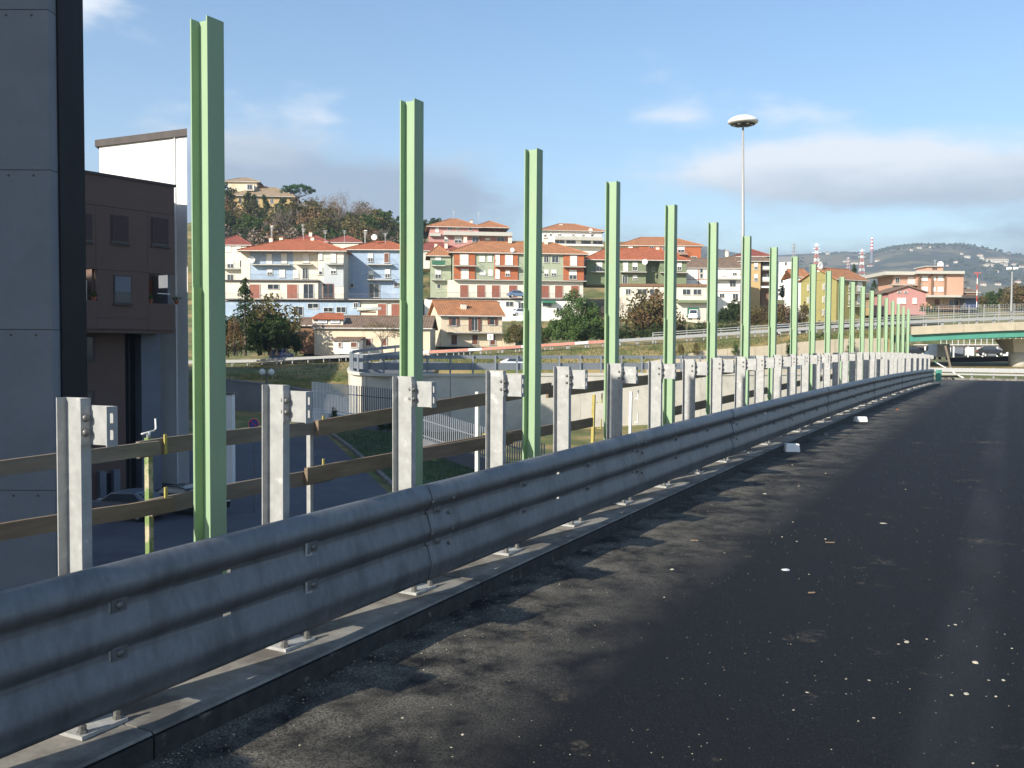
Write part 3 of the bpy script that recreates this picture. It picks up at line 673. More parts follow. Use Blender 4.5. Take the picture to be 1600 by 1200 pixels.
# ------------------------------------------------------------------ houses on the slope
def house_blue():
    h = House('apartment_house', 'pale blue apartment house with red hipped roof above two stepped terraces', 'house', 450, 498, 186)
    h.box('wall', 377, 497, 391, 437, 186, 11, M['bluew']); h.box('wall_panel', 377, 391, 391.5, 436.8, 185.95, .05, M['creamw']); h.box('wall_panel', 458, 496.5, 391.5, 436.8, 185.95, .05, M['creamw'])
    h.box('wall', 497, 537, 391, 466.5, 184.3, 12, M['creamw']); h.box('wall_panel', 506, 536.7, 410, 448, 184.25, .05, M['paleblue'])
    h.box('wall', 537, 632, 390, 466.5, 190, 9, M['bluew'])
    h.box('wall', 351, 497, 439.5, 467, 183.5, 14, M['creamw']); h.box('terrace', 349, 499, 437, 439.5, 183, 15, M['dark'])
    h.box('wall', 350, 562, 470.5, 503, 181, 16, M['bluew']); h.box('wall', 562, 650, 470.5, 503, 181.3, 16, M['creamw']); h.box('terrace', 348, 652, 467.2, 470, 180.4, 18, M['dark'])
    h.hip(377, 537, 391, 375, 184.3, 14, M['tile']); h.hip(542, 640, 389.5, 377.5, 190, 10, M['tile'])
    for x, y, w, hh, k in ((420.7, 404.5, 8, 15, 'shut'), (444, 404, 8, 15, 'shut'), (478, 403, 9, 14, 'shut'), (421.6, 425, 7, 9, 'half'), (441, 427, 8, 12, 'shut'), (477, 427.5, 8, 16, 'glass'), (463, 428, 6, 12, 'shut')): h.win(x, y, w, hh, 185.94 if 391 < x < 457 else 185.9, k)
    for x, y, w, hh, k in ((501, 400, 4.5, 11, 'shut'), (501, 423.5, 4.5, 11, 'half'), (520.4, 402.5, 8, 15, 'shut'), (521, 422.5, 7.5, 10, 'half')): h.win(x, y, w, hh, 184.2, k)
    for x, y, w, hh, k in ((579, 402.6, 7, 12, 'half'), (604, 403, 7, 14, 'brownsh'), (580, 429, 7, 11, 'half'), (605.6, 427.5, 7, 12, 'half'), (550, 446, 5, 6, 'glass'), (584.7, 454, 15, 21, 'glass'), (622, 445, 12, 6, 'glass')): h.win(x, y, w, hh, 189.9, k)
    for x, y, w, hh, k in ((398, 455.5, 16, 22, 'garage'), (427, 448, 17, 7, 'glass'), (456.6, 455.5, 16, 22, 'garage'), (482, 455, 15, 22, 'glass')): h.win(x, y, w, hh, 183.45, k)
    h.win(512.8, 454.5, 15, 21, 184.2, 'glass', M['garage'])
    for x, y, w, hh in ((404, 484, 20, 16), (466, 486, 14, 13), (489, 478, 16, 7), (513, 484, 14, 6), (533, 484, 14, 8), (556, 477, 6, 7)): h.win(x, y, w, hh, 180.95, 'glass')
    for x in (597, 618): h.win(x, 484, 13, 18, 181.2, 'garage')
    for a in ((394, 455, 413.5, 185.9), (464, 489, 413, 185.9), (511, 538, 412.7, 184.2), (574, 614, 413.2, 189.9), (574, 615, 437, 189.9)): h.balc(*a)
    for a in ((392, 498, 437, 184.6), (352, 538, 467, 182.2), (545, 650, 467.2, 182.2)): h.balc(*a, dep=.5)
    for x, a, b in ((423, 372, 379), (439, 371, 378), (488, 371, 378)): h.chim(x, a, b, 191)
    for x, a in ((425, 355), (474, 357), (508, 360), (538, 360), (571, 362), (602, 364)): h.aerial(x, a, 380, 193)
    h.dish(394, 406, 185.5, .7); h.dish(585, 371, 193, .6)
house_blue()
def simple_house(name, label, cat, base, d, wall, roof, wins=(), balcs=(), extra=None, group=None, phi=0, dep=10, wm='creamw', rm='tile', ins=None):
    xl, xr, yt, yb = wall
    h = House(name, label, cat, (xl + xr) / 2, base, d, group, phi)
    h.box('wall', xl, xr, yt - .5, max(yb, base), d, dep, M[wm])
    if roof: h.hip(roof[0], roof[1], roof[2], roof[3], d, dep, M[rm], over=.25, ins=ins)
    for x, y, w, hh, k in wins: h.win(x, y, w, hh, d - .02, k)
    for b in balcs: h.balc(b[0], b[1], b[2], d - .01)
    if extra: extra(h)
    return h
simple_house('house', 'cream house with dark red roof at the left end behind the blue house', 'house', 470, 202, (330, 386, 382, 440), (326, 392, 382, 368), [(356, 389, 8, 8, 'shut'), (372, 389, 8, 8, 'shut'), (360, 412, 9, 12, 'half'), (378, 412, 6, 10, 'glass'), (360, 434, 9, 10, 'glass')], [(350, 384, 420)], rm='tile3')
simple_house('house', 'dark red hipped roof house peeping over the blue house, left one', 'house', 400, 216, (452, 508, 378, 400), (448, 512, 377, 365), rm='tile3', extra=lambda h: (h.chim(485, 363, 372, 219), h.aerial(473, 350, 372, 221)))
simple_house('house', 'dark red hipped roof house peeping over the blue house, by the lamp posts', 'house', 400, 218, (512, 560, 379, 400), (508, 565, 378, 368), rm='tile3')
simple_house('house', 'dark red roofed house directly behind the orange and sage block', 'house', 420, 214, (640, 712, 391, 420), (632, 722, 391, 379), rm='tile3', extra=lambda h: (h.chim(681, 381, 391, 214), h.chim(697, 380, 389, 215)))
def house_lower():
    h = House('farmhouse', 'low cream farmhouse with brown roof, porch and signed dormer beside the motorway', 'house', 560, 552, 128)
    h.box('wall', 491, 672, 511, 556, 128, 9, M['yell'])
    h.hip(491, 672, 511, 494, 128, 9, M['tilebr'], .35, gable=True); h.gable_wall(491, 672, 511, 494, 128, 9, M['yell'])
    # brick gable annex and porch
    h.box('wall', 468, 491, 506, 553, 131, 6, M['brick']); h.hip(467, 493, 507, 497, 131, 6, M['tilebr'], .3, gable=True)
    pr_ = MB(); x0, y0, z0 = h.L(459, 524, 126); x1, _, z1 = h.L(487, 517, 129)
    pr_.prism([(x0, y0, z0), (x1, y0, z0), (x1, y0 + 3, z1), (x0, y0 + 3, z1)], (0, 0, -.18)); pr_.build('porch_roof', M['tile2'], h.o, fix=True)
    for x in (462, 467, 472): 
        xx, yy, zz = h.L(x, 524, 126.2); zb = h.L(x, 549, 126.2)[2]; MB().box(xx - .1, xx + .1, yy, yy + .2, zb, zz - .15).build('porch_post', M['brick'], h.o)
    h.box('porch_railing', 459, 492, 545, 546, 126, .06, M['iron'])
    # dormer with two name boards
    h.box('dormer_wall', 488, 536, 496, 511, 128.6, 3, M['creamw'])
    x0, y0, z0 = h.L(486, 496.5, 128.2); x1, _, _ = h.L(538, 496.5, 128.2); z1 = h.L(500, 488.5, 130)[2]
    MB().prism([(x0, y0, z0), (x1, y0, z0), (x1 - .6, y0 + 2.6, z1), (x0 + .6, y0 + 2.6, z1)], (0, 0, -.2)).build('dormer_roof', M['tile'], h.o, fix=True)
    for x in (504, 523.6):
        b = h.box('name_board', x - 7.5, x + 7.5, 498.5, 505.5, 128.5, .08, M['bluep']); h.box('board_face', x - 6.9, x + 6.9, 499.1, 504.9, 128.46, .04, M['white'], b)
        for k in range(6): h.box('lettering', x - 5.5 + k * 1.9, x - 4.3 + k * 1.9, 501.2, 502.6, 128.44, .02, M['iron'], b)
    # lean-to shed
    h.box('shed_wall', 521, 561, 530.5, 553, 124.5, 3.5, M['whitew'])
    x0, y0, z0 = h.L(519, 530.5, 124.2); x1, _, _ = h.L(563, 530.5, 124.2); z1 = h.L(540, 526, 128)[2]
    MB().prism([(x0, y0, z0), (x1, y0, z0), (x1, y0 + 3.8, z1), (x0, y0 + 3.8, z1)], (0, 0, -.15)).build('shed_roof', M['tilebr'], h.o, fix=True)
    h.win(531, 538.6, 3.6, 6.5, 124.45, 'brownsh'); h.win(553, 538.6, 9, 7, 124.45, 'brownsh')
    for x in (575.7, 600): h.win(x, 534.5, 8, 11, 127.95, 'brownsh')
    h.win(654, 519, 6, 3, 127.95, 'glass'); h.win(655, 538, 7, 14, 127.95, 'glass')
    h.aerial(493, 480, 500, 130)
house_lower()
def house_yellow():
    h = House('house', 'yellow house with terracotta gable roof, brown shutters and long balcony', 'house', 736, 540, 138, phi=.26)
    d = 138
    h.box('wall', 688, 786, 492, 542, d, 9, M['yell']); h.hip(688, 786, 492, 470.5, d, 9, M['tile2'], .45, gable=True); h.gable_wall(688, 786, 492, 470.5, d, 9, M['yell'])
    for x, y, w, hh, k in ((708.6, 502.5, 7, 13, 'glass'), (741.7, 506.5, 9, 20, 'glass'), (770, 501, 7, 12, 'glass')): h.win(x, y, w, hh, d - .02, k, sh='brownsh')
    for x in (709, 742, 770): h.win(x, 531, 9, 15, d - .02, 'brownsh')
    h.balc(698, 784, 519, d - .01, 1.1); h.box('garden_wall', 786, 806, 521, 542, d - .6, .4, M['yell'])
    h.chim(729, 475, 490, d + 1.5, .75); h.aerial(702, 488, 510, d + 1)
house_yellow()
def house_orange():
    h = House('apartment_house', 'long orange and sage apartment block with brick-red garage doors', 'house', 800, 500, 190, phi=.10)
    d = 190
    h.box('wall', 708, 914, 394, 438, d, 12, M['sage'])
    for a, b in ((709, 742), (772, 809), (881, 913.5)): h.box('wall_panel', a, b, 394.6, 437.5, d - .25, .25, M['orange'])
    h.box('wall', 700, 912, 438, 466, d - .6, 13, M['creamw']); h.box('terrace', 664, 915, 465.4, 468, d - 3, 16, M['dark']); h.box('wall', 662, 914, 468, 504, d - 2.6, 15, M['whitew'])
    h.hip(706, 916, 394.5, 378.5, d, 12, M['tile2'], .6)
    up = ((725, 406.5, 12, 15, 'shut'), (753, 405, 8, 8, 'shut'), (765, 404.5, 6, 9, 'shut'), (777, 406.5, 6, 15, 'shut'), (795, 406.5, 11, 15, 'shut'), (829, 405, 7, 9, 'half'), (854, 404.5, 7, 10, 'glass'), (868, 404.5, 10, 10, 'glass'), (897, 406.5, 10, 15, 'shut'),
          (726, 428.5, 11, 14, 'shut'), (754, 427, 8, 6, 'shut'), (766, 426.5, 6, 9, 'shut'), (777, 428.5, 6, 14, 'shut'), (793, 427, 6, 9, 'half'), (829, 427, 7, 9, 'shut'), (854, 426.5, 6, 10, 'half'), (866, 426, 7, 9, 'half'), (896, 428.5, 11, 14, 'half'))
    for x, y, w, hh, k in up: h.win(x, y, w, hh, d - .27 if (709 < x < 742 or 772 < x < 809 or x > 881) else d - .02, k)
    for x in (724.7, 751, 774, 801, 827, 851.6, 873.5, 899): h.win(x, 455.5, 12.5, 19, d - .62, 'garage')
    for a in ((709, 744, 416), (773, 810, 416), (818, 838, 416), (880, 915, 416)): h.balc(*a, d - .26)
    h.balc(709, 916, 437.6, d - .26, 1.3); h.balc(680, 914, 465.4, d - 2.5, .5)
    for x, y, w, hh in ((775, 475, 6, 6), (794, 475, 11, 7), (853, 476, 14, 5), (812, 480, 8, 14), (873, 484, 10, 6)): h.win(x, y, w, hh, d - 2.62, 'glass')
    h.box('awning', 845, 866, 469.5, 473, d - 3.9, 1.2, M['greendoor'])
    # left end wing with its own balconies
    h.box('wall', 676, 708, 400, 466, d + 4, 9, M['sage']); h.hip(672, 706, 400, 385, d + 4, 9, M['tile2'], .4)
    for y in (416, 438): h.balc(678, 699, y, d + 3.99, infill='greendoor' if y == 416 else None); h.win(688, y - 9, 8, 13, d + 3.97, 'half')
    h.win(689, 448, 5, 6, d + 3.97, 'glass'); h.win(704, 448, 4, 7, d + 3.97, 'glass')
    for x, a in ((731, 371), (801, 371), (858, 372)): h.chim(x, a, a + 9, d + 5)
    h.dish(800, 391, d - .5)
house_orange()
def house_green():
    h = House('apartment_house', 'moss green apartment house with planted terrace over a cream workshop', 'house', 1015, 505, 196, phi=.05); d = 196
    h.box('wall', 916, 1009, 405, 445, d, 11, M['green2']); h.box('wall', 1009, 1031, 405, 445, d + 2.4, 9, M['green2']); h.box('wall', 1031, 1073, 405, 445, d, 11, M['green2'])
    h.hip(914, 1074, 405.5, 388.5, d, 11, M['tile'], .6)
    h.box('parapet', 966, 1104, 443, 448, d - 3.2, 16, M['brick']); h.box('wall', 968, 1103.5, 448, 505, d - 3, 15, M['creamw'])
    h.box('canopy', 1058, 1106, 468.5, 473, d - 4.4, 1.4, M['green2'])
    for x, y, w, hh, k in ((936, 417, 8, 13, 'half'), (977, 417, 7, 14, 'shut'), (992, 416.5, 7, 12, 'half'), (976, 437, 7, 12, 'glass'), (992, 434, 6, 7, 'half'), (1045, 416, 7, 13, 'glass'), (1062, 416, 6, 12, 'half'), (1045, 436, 8, 12, 'glass')): h.win(x, y, w, hh, d - .02, k)
    h.win(1022, 421, 3, 5, d + 2.38, 'glass')
    for x, w in ((980, 7), (1002, 14), (1021, 14), (1072, 12), (1089, 12)): h.win(x, 456, w, 8, d - 3.02, 'glass')
    for x in (985, 1004, 1030): h.win(x, 486, 11, 9, d - 3.02, 'glass')
    h.win(1082.5, 489, 19, 17, d - 3.02, 'greendoor')
    for a in ((922, 950, 425), (968, 1009, 425), (1031, 1074, 425.6)): h.balc(*a, d - .01)
    h.dish(1007, 409.5, d - 1, .6); h.chim(1030, 386, 394, d + 5); h.chim(951, 396, 402, d + 3)
    sx, sy, sz = h.L(1035, 443, d - 2.4)
house_green()
simple_house('apartment_house', 'orange house with terracotta hipped roof above the moss green house', 'house', 415, 246, (998, 1095, 383, 412), (966, 1098, 383, 371), [(1018, 389, 6, 7, 'glass'), (1040, 389, 8, 9, 'glass'), (1064, 390, 10, 8, 'half'), (1084, 403, 8, 4, 'glass'), (985, 387, 6, 5, 'shut')], [(1027, 1046, 393), (1060, 1073, 397)], wm='orange', rm='tile2', dep=14, extra=lambda h: (h.box('wall', 968, 998, 384, 412, 247, 10, M['whitew']), h.chim(1034, 373, 380, 252)))
simple_house('apartment_house', 'white house with dark brown roof and red trim lines past the green house', 'house', 490, 208, (1073, 1156, 418, 455), (1071, 1160, 418, 404), [(1079, 428, 8, 9, 'shut'), (1096, 423, 4, 6, 'glass'), (1096, 431, 4, 6, 'glass'), (1131, 426, 6, 10, 'shut'), (1148, 426, 6, 8, 'half'), (1145, 443, 9, 9, 'glass'), (1128, 462, 7, 6, 'glass'), (1149, 463, 8, 8, 'glass')], [(1108, 1156, 436)], wm='whitew', rm='tilebr', ins=1,
             extra=lambda h: [h.box('trim_band', 1073, 1156.3, y, y + 1.2, 207.93, .06, M['garage']) for y in (436, 454.6)] + [h.box('trim_strip', x, x + 1.1, 418.5, 454.4, 207.92, .06, M['garage']) for x in (1091, 1104.5, 1118)])
def house_brown():
    h = House('apartment_house', 'tall ochre house with brown stepped roof and shaded loggias', 'house', 1168, 485, 222, phi=-.12); d = 222
    h.box('wall', 1127, 1187, 407, 486, d, 11, M['ochre']); h.box('wall', 1187, 1207, 407, 486, d + 2.5, 9, M['brick'])
    h.hip(1124, 1209, 407.5, 396, d, 12, M['tilebr'], .5); h.hip(1150, 1200, 400, 390, d + 3, 8, M['tile3'], .4)
    for y in (416, 434): h.win(1181, y, 5, 10, d - .02, 'half'); h.win(1196, y, 10, 10, d + 2.48, 'glass'); h.balc(1186, 1208, y + 6, d + 2.49, 1.6, infill='pale')
    h.win(1160, 416, 7, 9, d - .02, 'half'); h.win(1160, 436, 7, 9, d - .02, 'half')
    h.box('awning', 1185, 1206, 447, 450, d + .5, 2, M['white']); h.chim(1134, 392, 401, d + 3)
house_brown()
simple_house('house', 'plain white block with a grey top band', 'house', 470, 262, (1217, 1243, 401, 470), None, [(1228, 412, 3, 5, 'glass'), (1228, 425, 3, 5, 'glass'), (1222, 439, 3, 5, 'glass'), (1236, 440, 4, 6, 'glass')], [], phi=-.35, dep=13, wm='whitew',
             extra=lambda h: h.box('top_band', 1216, 1244, 400.5, 408.5, 261.8, 13.4, M['panelgrey']))
def house_olive():
    h = House('apartment_house', 'olive green house with terracotta roof and pale shutters by the overpass', 'house', 1322, 502, 188, phi=.52); d = 188
    h.box('wall', 1300, 1366, 436, 504, d, 9.2, M['olive']); h.hip(1300, 1366, 436.5, 420, d, 9.2, M['tile2'], .5, gable=True); h.gable_wall(1300, 1366, 436.5, 420, d, 9.2, M['olive'])
    for y in (447, 467.5): h.win(1311, y, 6, 9, d - .02, 'shut'); h.win(1332, y, 8, 14, d - .02, 'half'); h.win(1352, y, 11, 14, d - .02, 'shut'); h.balc(1325, 1366, y + 10.5, d - .01, 1.3)
    h.win(1311, 488, 6, 8, d - .02, 'shut')
    # windows of the left gable wall
    x0, y0, _ = h.L(1300, 450, d)
    for y in (447.5, 467.5, 488):
        z = h.L(1300, y, d)[2]
        for yy in (2.4, 6.4):
            f = MB().box(x0 - .08, x0 - .002, y0 + yy - .5, y0 + yy + .5, z - .7, z + .7).build('window', M['frame'], h.o)
            MB().box(x0 - .1, x0 - .081, y0 + yy - .42, y0 + yy + .42, z - .62, z + .62).build('pane', M['glass'], f)
            for s in (-1, 1): MB().box(x0 - .55, x0 - .1, y0 + yy + s * .55 - .03, y0 + yy + s * .55 + .03, z - .62, z + .62).build('shutter', M['pale'], f)
    h.chim(1292, 419, 426, d + 4, .8); h.dish(1288, 417, d + 4, .8); h.aerial(1290, 405, 424, d + 4.5)
house_olive()
h = House('outbuilding', 'white windowless gabled wall left of the olive house', 'house', 1256, 500, 200)
h.box('wall', 1243, 1262, 433, 500, 200, 8, M['whiteb']); h.hip(1240, 1264, 432, 421, 200, 8, M['tile2'], .3, gable=True)
def fgable(h, xl, xr, ye, yp, d, dep, m, wm):
    x0, y0, z0 = h.L(xl, ye, d); x1, _, _ = h.L(xr, ye, d); xm = (x0 + x1) / 2; zp = h.L(xl, yp, d)[2]; o = .5
    MB().prism([(x0, y0, z0), (x1, y0, z0), (xm, y0, zp)], (0, .3, 0)).build('gable', wm, h.o, fix=True)
    sl = (zp - z0) / (xm - x0)
    mb = MB(); mb.prism([(x0 - o, y0 - o, z0 - o * sl + .05), (xm, y0 - o, zp + .05), (xm, y0 - o, zp + .28), (x0 - o, y0 - o, z0 - o * sl + .28)], (0, dep + 2 * o, 0))
    mb.prism([(x1 + o, y0 - o, z0 - o * sl + .05), (xm, y0 - o, zp + .05), (xm, y0 - o, zp + .28), (x1 + o, y0 - o, z0 - o * sl + .28)], (0, dep + 2 * o, 0)); mb.build('roof', m, h.o, fix=True)
h = House('house', 'small salmon pink gabled house in front of the flat-roofed block', 'house', 1418, 490, 196)
h.box('wall', 1388, 1446, 457, 492, 196, 9, M['pink']); fgable(h, 1388, 1446, 457, 447.5, 196, 9, M['tilebr'], M['pink'])
for x in (1405, 1412, 1429): h.win(x, 470, 6, 8, 195.95, 'shut')
for x in (1405, 1415): h.win(x, 456.5, 4, 2, 195.95, 'glass')
simple_house('house', 'little house with brown roof tucked between the olive and the pink houses', 'house', 492, 210, (1366, 1390, 463, 480), (1364, 1392, 463, 456), [(1372, 470, 4, 6, 'glass'), (1382, 470, 4, 6, 'half')], wm='ochre', rm='tilebr')
def house_flat():
    h = House('apartment_house', 'salmon flat-roofed apartment block with white shutters beyond the overpass', 'house', 1450, 482, 226); d = 226
    h.box('wall', 1396, 1436, 429, 482, d + 2, 10, M['salmon']); h.box('wall', 1435, 1478, 428, 464, d, 12, M['salmon']); h.box('wall', 1478, 1505, 428, 464, d - .4, 12, M['salmon'])
    for a in (1435, 1455.5, 1476.5): h.box('pilaster', a, a + 1.6, 428.5, 463.8, d - .6, .3, M['brick'])
    h.box('roof_slab', 1383, 1437, 424, 429.5, d + .5, 13, M['slab']); h.box('roof_slab', 1433, 1507.5, 423, 428, d - 1.4, 15, M['slab'])
    h.box('penthouse', 1448, 1473.5, 416.5, 423, d + 4, 6, M['salmon']); h.box('penthouse_roof', 1446.5, 1475, 415.3, 416.6, d + 3.5, 7, M['slab'])
    for k in range(3): h.box('louvre', 1457 + k * 2.6, 1459 + k * 2.6, 418, 421.7, d + 3.95, .05, M['glass'])
    for y in (435, 452):
        h.win(1445, y, 8, 7, d - .02, 'shut'); h.win(1460, y, 3.6, 6, d - .02, 'shut'); h.win(1469.5, y, 8, 7, d - .02, 'shut')
    h.win(1424, 438, 11, 10, d + 1.98, 'shut'); h.win(1402, 438, 6, 8, d + 1.98, 'glass'); h.win(1424, 455, 11, 9, d + 1.98, 'shut')
    h.balc(1388, 1435, 445.5, d + 1.99, 2.2); h.box('canopy', 1450, 1508, 461, 464.5, d - 3, 4, M['slab'])
    h.box('wall', 1436, 1505, 464.5, 483, d + .6, 10, M['salmon']); h.win(1464, 472, 9, 9, d + .58, 'brownsh'); h.win(1490, 473, 15, 8, d + .58, 'glass'); h.win(1474, 471, 5, 10, d + .58, 'ochre')
    h.dish(1469, 413.5, d + 6, .8); h.aerial(1461, 406, 416, d + 6)
    for y in (440.5, 450): h.balc(1505, 1511, y, d + 3, 1.4)
house_flat()
h = House('shop', 'low shop with a blue glazed front at the end of the flat-roofed block', 'shop', 1518, 482, 224)
h.box('wall', 1508, 1527, 466, 484, 224, 8, M['wallgrey']); h.box('canopy', 1506, 1529, 461, 466, 222, 10, M['dark'])
for x in (1513, 1519, 1525): h.win(x, 474, 5, 9, 223.9, 'glass', M['bluep'])
simple_house('house', 'brown roofed house rising behind the shop', 'house', 470, 250, (1510, 1528, 456, 470), (1508, 1530, 456, 450), wm='brick', rm='tilebr')
def house_pink():
    h = House('apartment_house', 'pink house with two terracotta roofs and a wrap-around white balcony on the ridge', 'house', 735, 392, 250, phi=.12); d = 250
    h.box('wall', 672, 748, 354, 395, d, 12, M['pink']); h.box('wall', 748, 795, 366, 395, d + .8, 11, M['pink'])
    h.hip(671, 750, 354.5, 342.5, d, 12, M['tile2'], .7); h.hip(744, 794, 354.5, 345, d + 1.5, 10, M['tile2'], .6)
    for x in (752, 764, 776, 788):
        xx, yy, z1 = h.L(x, 354.5, d + 2); z0 = h.L(x, 366, d + 2)[2]; MB().box(xx - .15, xx + .15, yy, yy + .3, z0, z1).build('loggia_post', M['brownsh'], h.o)
    h.box('balcony', 692, 800, 361.5, 368, d - 1.4, 1.4, M['slab']); h.box('balcony', 671, 688, 365, 369.5, d - 1, 1, M['slab'])
    for x, y, w, hh, k in ((683, 359, 5, 9, 'shut'), (703, 357, 6, 6, 'glass'), (715, 357, 4, 6, 'half'), (735, 357, 4, 6, 'glass'), (697, 374, 5, 7, 'half'), (716, 375, 11, 9, 'half'), (743, 374, 10, 8, 'glass'), (783, 374, 11, 7, 'glass'), (763, 375, 7, 6, 'half')): h.win(x, y, w, hh, (d if x < 748 else d + .8) - .02, k)
    h.aerial(713, 330, 345, d + 6); h.aerial(752, 331, 347, d + 6); h.chim(740, 344, 349, d + 5)
house_pink()
def house_white():
    h = House('apartment_house', 'white house with a terracotta roof and a row of dark loggia openings', 'house', 893, 402, 258, phi=.15); d = 258
    h.box('wall', 846, 941, 360, 404, d, 13, M['whitew']); h.hip(845, 942, 360, 350, d, 13, M['tile2'], .7)
    for x, y, w, hh in ((851, 367, 3, 6), (860, 366, 3, 6), (874, 366, 5, 5), (896, 366, 4, 4), (912, 366, 4, 4), (926, 366, 4, 5)): h.win(x, y, w, hh, d - .02, 'half')
    h.box('loggia_band', 866, 943, 369, 375, d - 1.5, 1.5, M['slab']); h.box('loggia_floor', 866, 943, 381, 384, d - 1.5, 1.5, M['whitew'])
    for x in (874, 892, 916, 935): h.win(x, 378.3, 15, 5, d - .02, 'glass')
    h.chim(881, 350, 355, d + 5, 1.0); h.dish(923, 360, d - .4, .6)
house_white()
def villa():
    h = House('villa', 'old ochre villa with tan tiled roofs and a roof tower on the wooded hilltop', 'villa', 405, 335, 300, phi=.1); d = 300
    h.box('wall', 364, 458, 306, 345, d, 14, M['ochre']); h.hip(363, 459, 306, 293, d, 14, M['tiletan'], .8)
    h.box('tower_wall', 360, 404, 284, 300, d + 5, 8, M['yell']); h.hip(358, 406, 284, 278.5, d + 5, 8, M['tiletan'], .7)
    h.box('dormer', 385, 398, 288.5, 298, d + 2, 3, M['creamw']); h.win(391.5, 292.5, 7, 7, d + 1.97, 'glass')
    h.box('dormer', 404, 421, 291, 298, d + 7, 4, M['orange'])
    for x in (376, 390, 401, 424): h.win(x, 314, 4, 8, d - .02, 'glass')
villa()
# ------------------------------------------------------------------ left: grey tower, brown wing, white block (in each other's shade)
def left_buildings():
    d = 21.0
    h = House('apartment_tower', 'tall building with a pale grey panelled pier and black side, at the left edge', 'building', 40, 1000, d)
    x0 = P(-14, 300, d)[0] - h.r0; x1 = P(79, 300, d)[0] - h.r0; zz0 = -8.6 - h.z0
    js = [P(40, y, d)[2] - h.z0 for y in (1268, 1016, 766, 515, 265.5, 15, -235)]
    js[0] = zz0
    for a, b in zip(js, js[1:]):
        MB().box(x0, x1, 0, .5, a + .008, b - .008).build('panel', M['panelgrey'], h.o)
        for sx in (.30, .72):
            xx = x0 + (x1 - x0) * sx; MB().tube([(xx, -.004, b - .12), (xx, .01, b - .12)], .03, 8).build('anchor_cap', M['dark'], h.o)
    MB().box(x0 + .02, x1 - .02, .04, .46, zz0, js[-1] - .02).build('pier_core', M['dark'], h.o)
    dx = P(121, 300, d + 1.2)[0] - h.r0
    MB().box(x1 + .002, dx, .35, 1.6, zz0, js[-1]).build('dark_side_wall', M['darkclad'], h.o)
    # unseen main block behind and to the left, added to shade the pier
    a0 = Vector((-21.0, 7.5)); mb = MB()
    body = tag(obj('apartment_block', None, None, (0, 0, 0)), 'large grey apartment block out of view, added left of the road to shade the panelled pier', 'building')
    MB().box(-54, -21.0, -40, 9.0, -8.8, 19).build('wall', M['panelgrey'], body); MB().box(-54.4, -20.6, -40.4, 9.4, 19, 19.5).build('roof_slab', M['dark'], body)
    for i in range(9):
        for j in range(7):
            y = -36 + i * 5; z = -5 + j * 3.3
            f = MB().box(-21.0, -20.93, y, y + 1.5, z, z + 1.6).build('window', M['frame'], body); MB().box(-20.935, -20.92, y + .08, y + 1.42, z + .08, z + 1.52).build('pane', M['glass'], f)
    b3 = tag(obj('apartment_block', None, None, cw(-50, 56, -9), TH), 'tall plain apartment block out of view, added to shade the verge and retaining wall', 'building')  # unseen mass added so its shadow covers the lower left
    MB().box(-34, 0, 0, 27, 0, 31).build('wall', M['brownpl'], b3); MB().box(-34.3, .3, -.3, 27.3, 31, 31.5).build('roof_slab', M['dark'], b3)
    for i in range(5):
        for j in range(7): f = MB().box(.0, .06, 2 + i * 5, 3.6 + i * 5, 2 + j * 3.2, 3.6 + j * 3.2).build('window', M['frame'], b3); MB().box(.06, .075, 2.1 + i * 5, 3.5 + i * 5, 2.1 + j * 3.2, 3.5 + j * 3.2).build('pane', M['glass'], f)
    # joins pier and block
    p0 = Vector(cw(h.r0 + x0, d + .5)[:2]); p1 = Vector((-21.2, 8.0)); t = (p0 - p1)
    lk = MB().beam((p1.x, p1.y, 5.2), (p0.x - .2, p0.y + .2, 5.2), .6, 27.6).build('link_wall', M['darkclad'], body)
    # brown wing: facade runs along the sun's azimuth
    A = radians(54); ux, uy = cos(A), sin(A); d0 = 50.0; X0 = (96 - 800) / FPX; r0 = X0 * d0
    b = thing('apartment_wing', 'brown panelled apartment wing with loggias and roller shutters in shade', 'building', cw(r0 - 1.4 * uy, d0 + 1.4 * ux, -8.6), TH + A)
    def U(x, y=400):
        X = ray(x, y)[0] / ray(x, y)[1]; return (X * d0 - r0) / (ux - X * uy)
    def Z(x, y):
        u = U(x, y); return P(x, y, d0 + u * uy)[2] + 8.6
    u0, u1 = U(100), U(273); zt = Z(200, 281); zo = Z(200, 515); wy = 7
    def bx(name, a, c, z0, z1, y0, y1, m, par=b): return MB().box(a, c, y0, y1, z0, z1).build(name, M[m], par)
    zj = Z(200, 327); zl2 = Z(200, 424); zs2 = Z(200, 472)
    ul0, ul1 = U(232), u1; um0, um1 = U(118), U(151)
    bx('panel', u0, u1, zj + .012, zt, -1.4, -1.15, 'brownpl')
    # upper storey panels with joints
    cuts = [u0, U(150), U(231), u1]
    for a, c in zip(cuts, cuts[1:]): bx('panel', a + .006, c - .006, zl2 + .006, zj - .006, -1.4, -1.15, 'brownpl')
    bx('panel', um1 + .006, ul0 - .006, zs2 - .9, zl2 - .006, -1.4, -1.15, 'brownpl')
    bx('panel', u0, um1, zo, zs2, -1.4, -1.15, 'brownpl'); bx('panel', ul0, u1, zo, zs2, -1.4, -1.15, 'brownpl')
    bx('panel', um1 + .006, ul0 - .006, zo + .02, zs2 - .912, -1.398, -1.15, 'brownpl')
    bx('soffit', u0, u1, zo - .2, zo, -1.3, 3, 'brownpl'); bx('roof_edge', u0 - .1, u1 + .08, zt, zt + .14, -1.48, wy, 'dark')
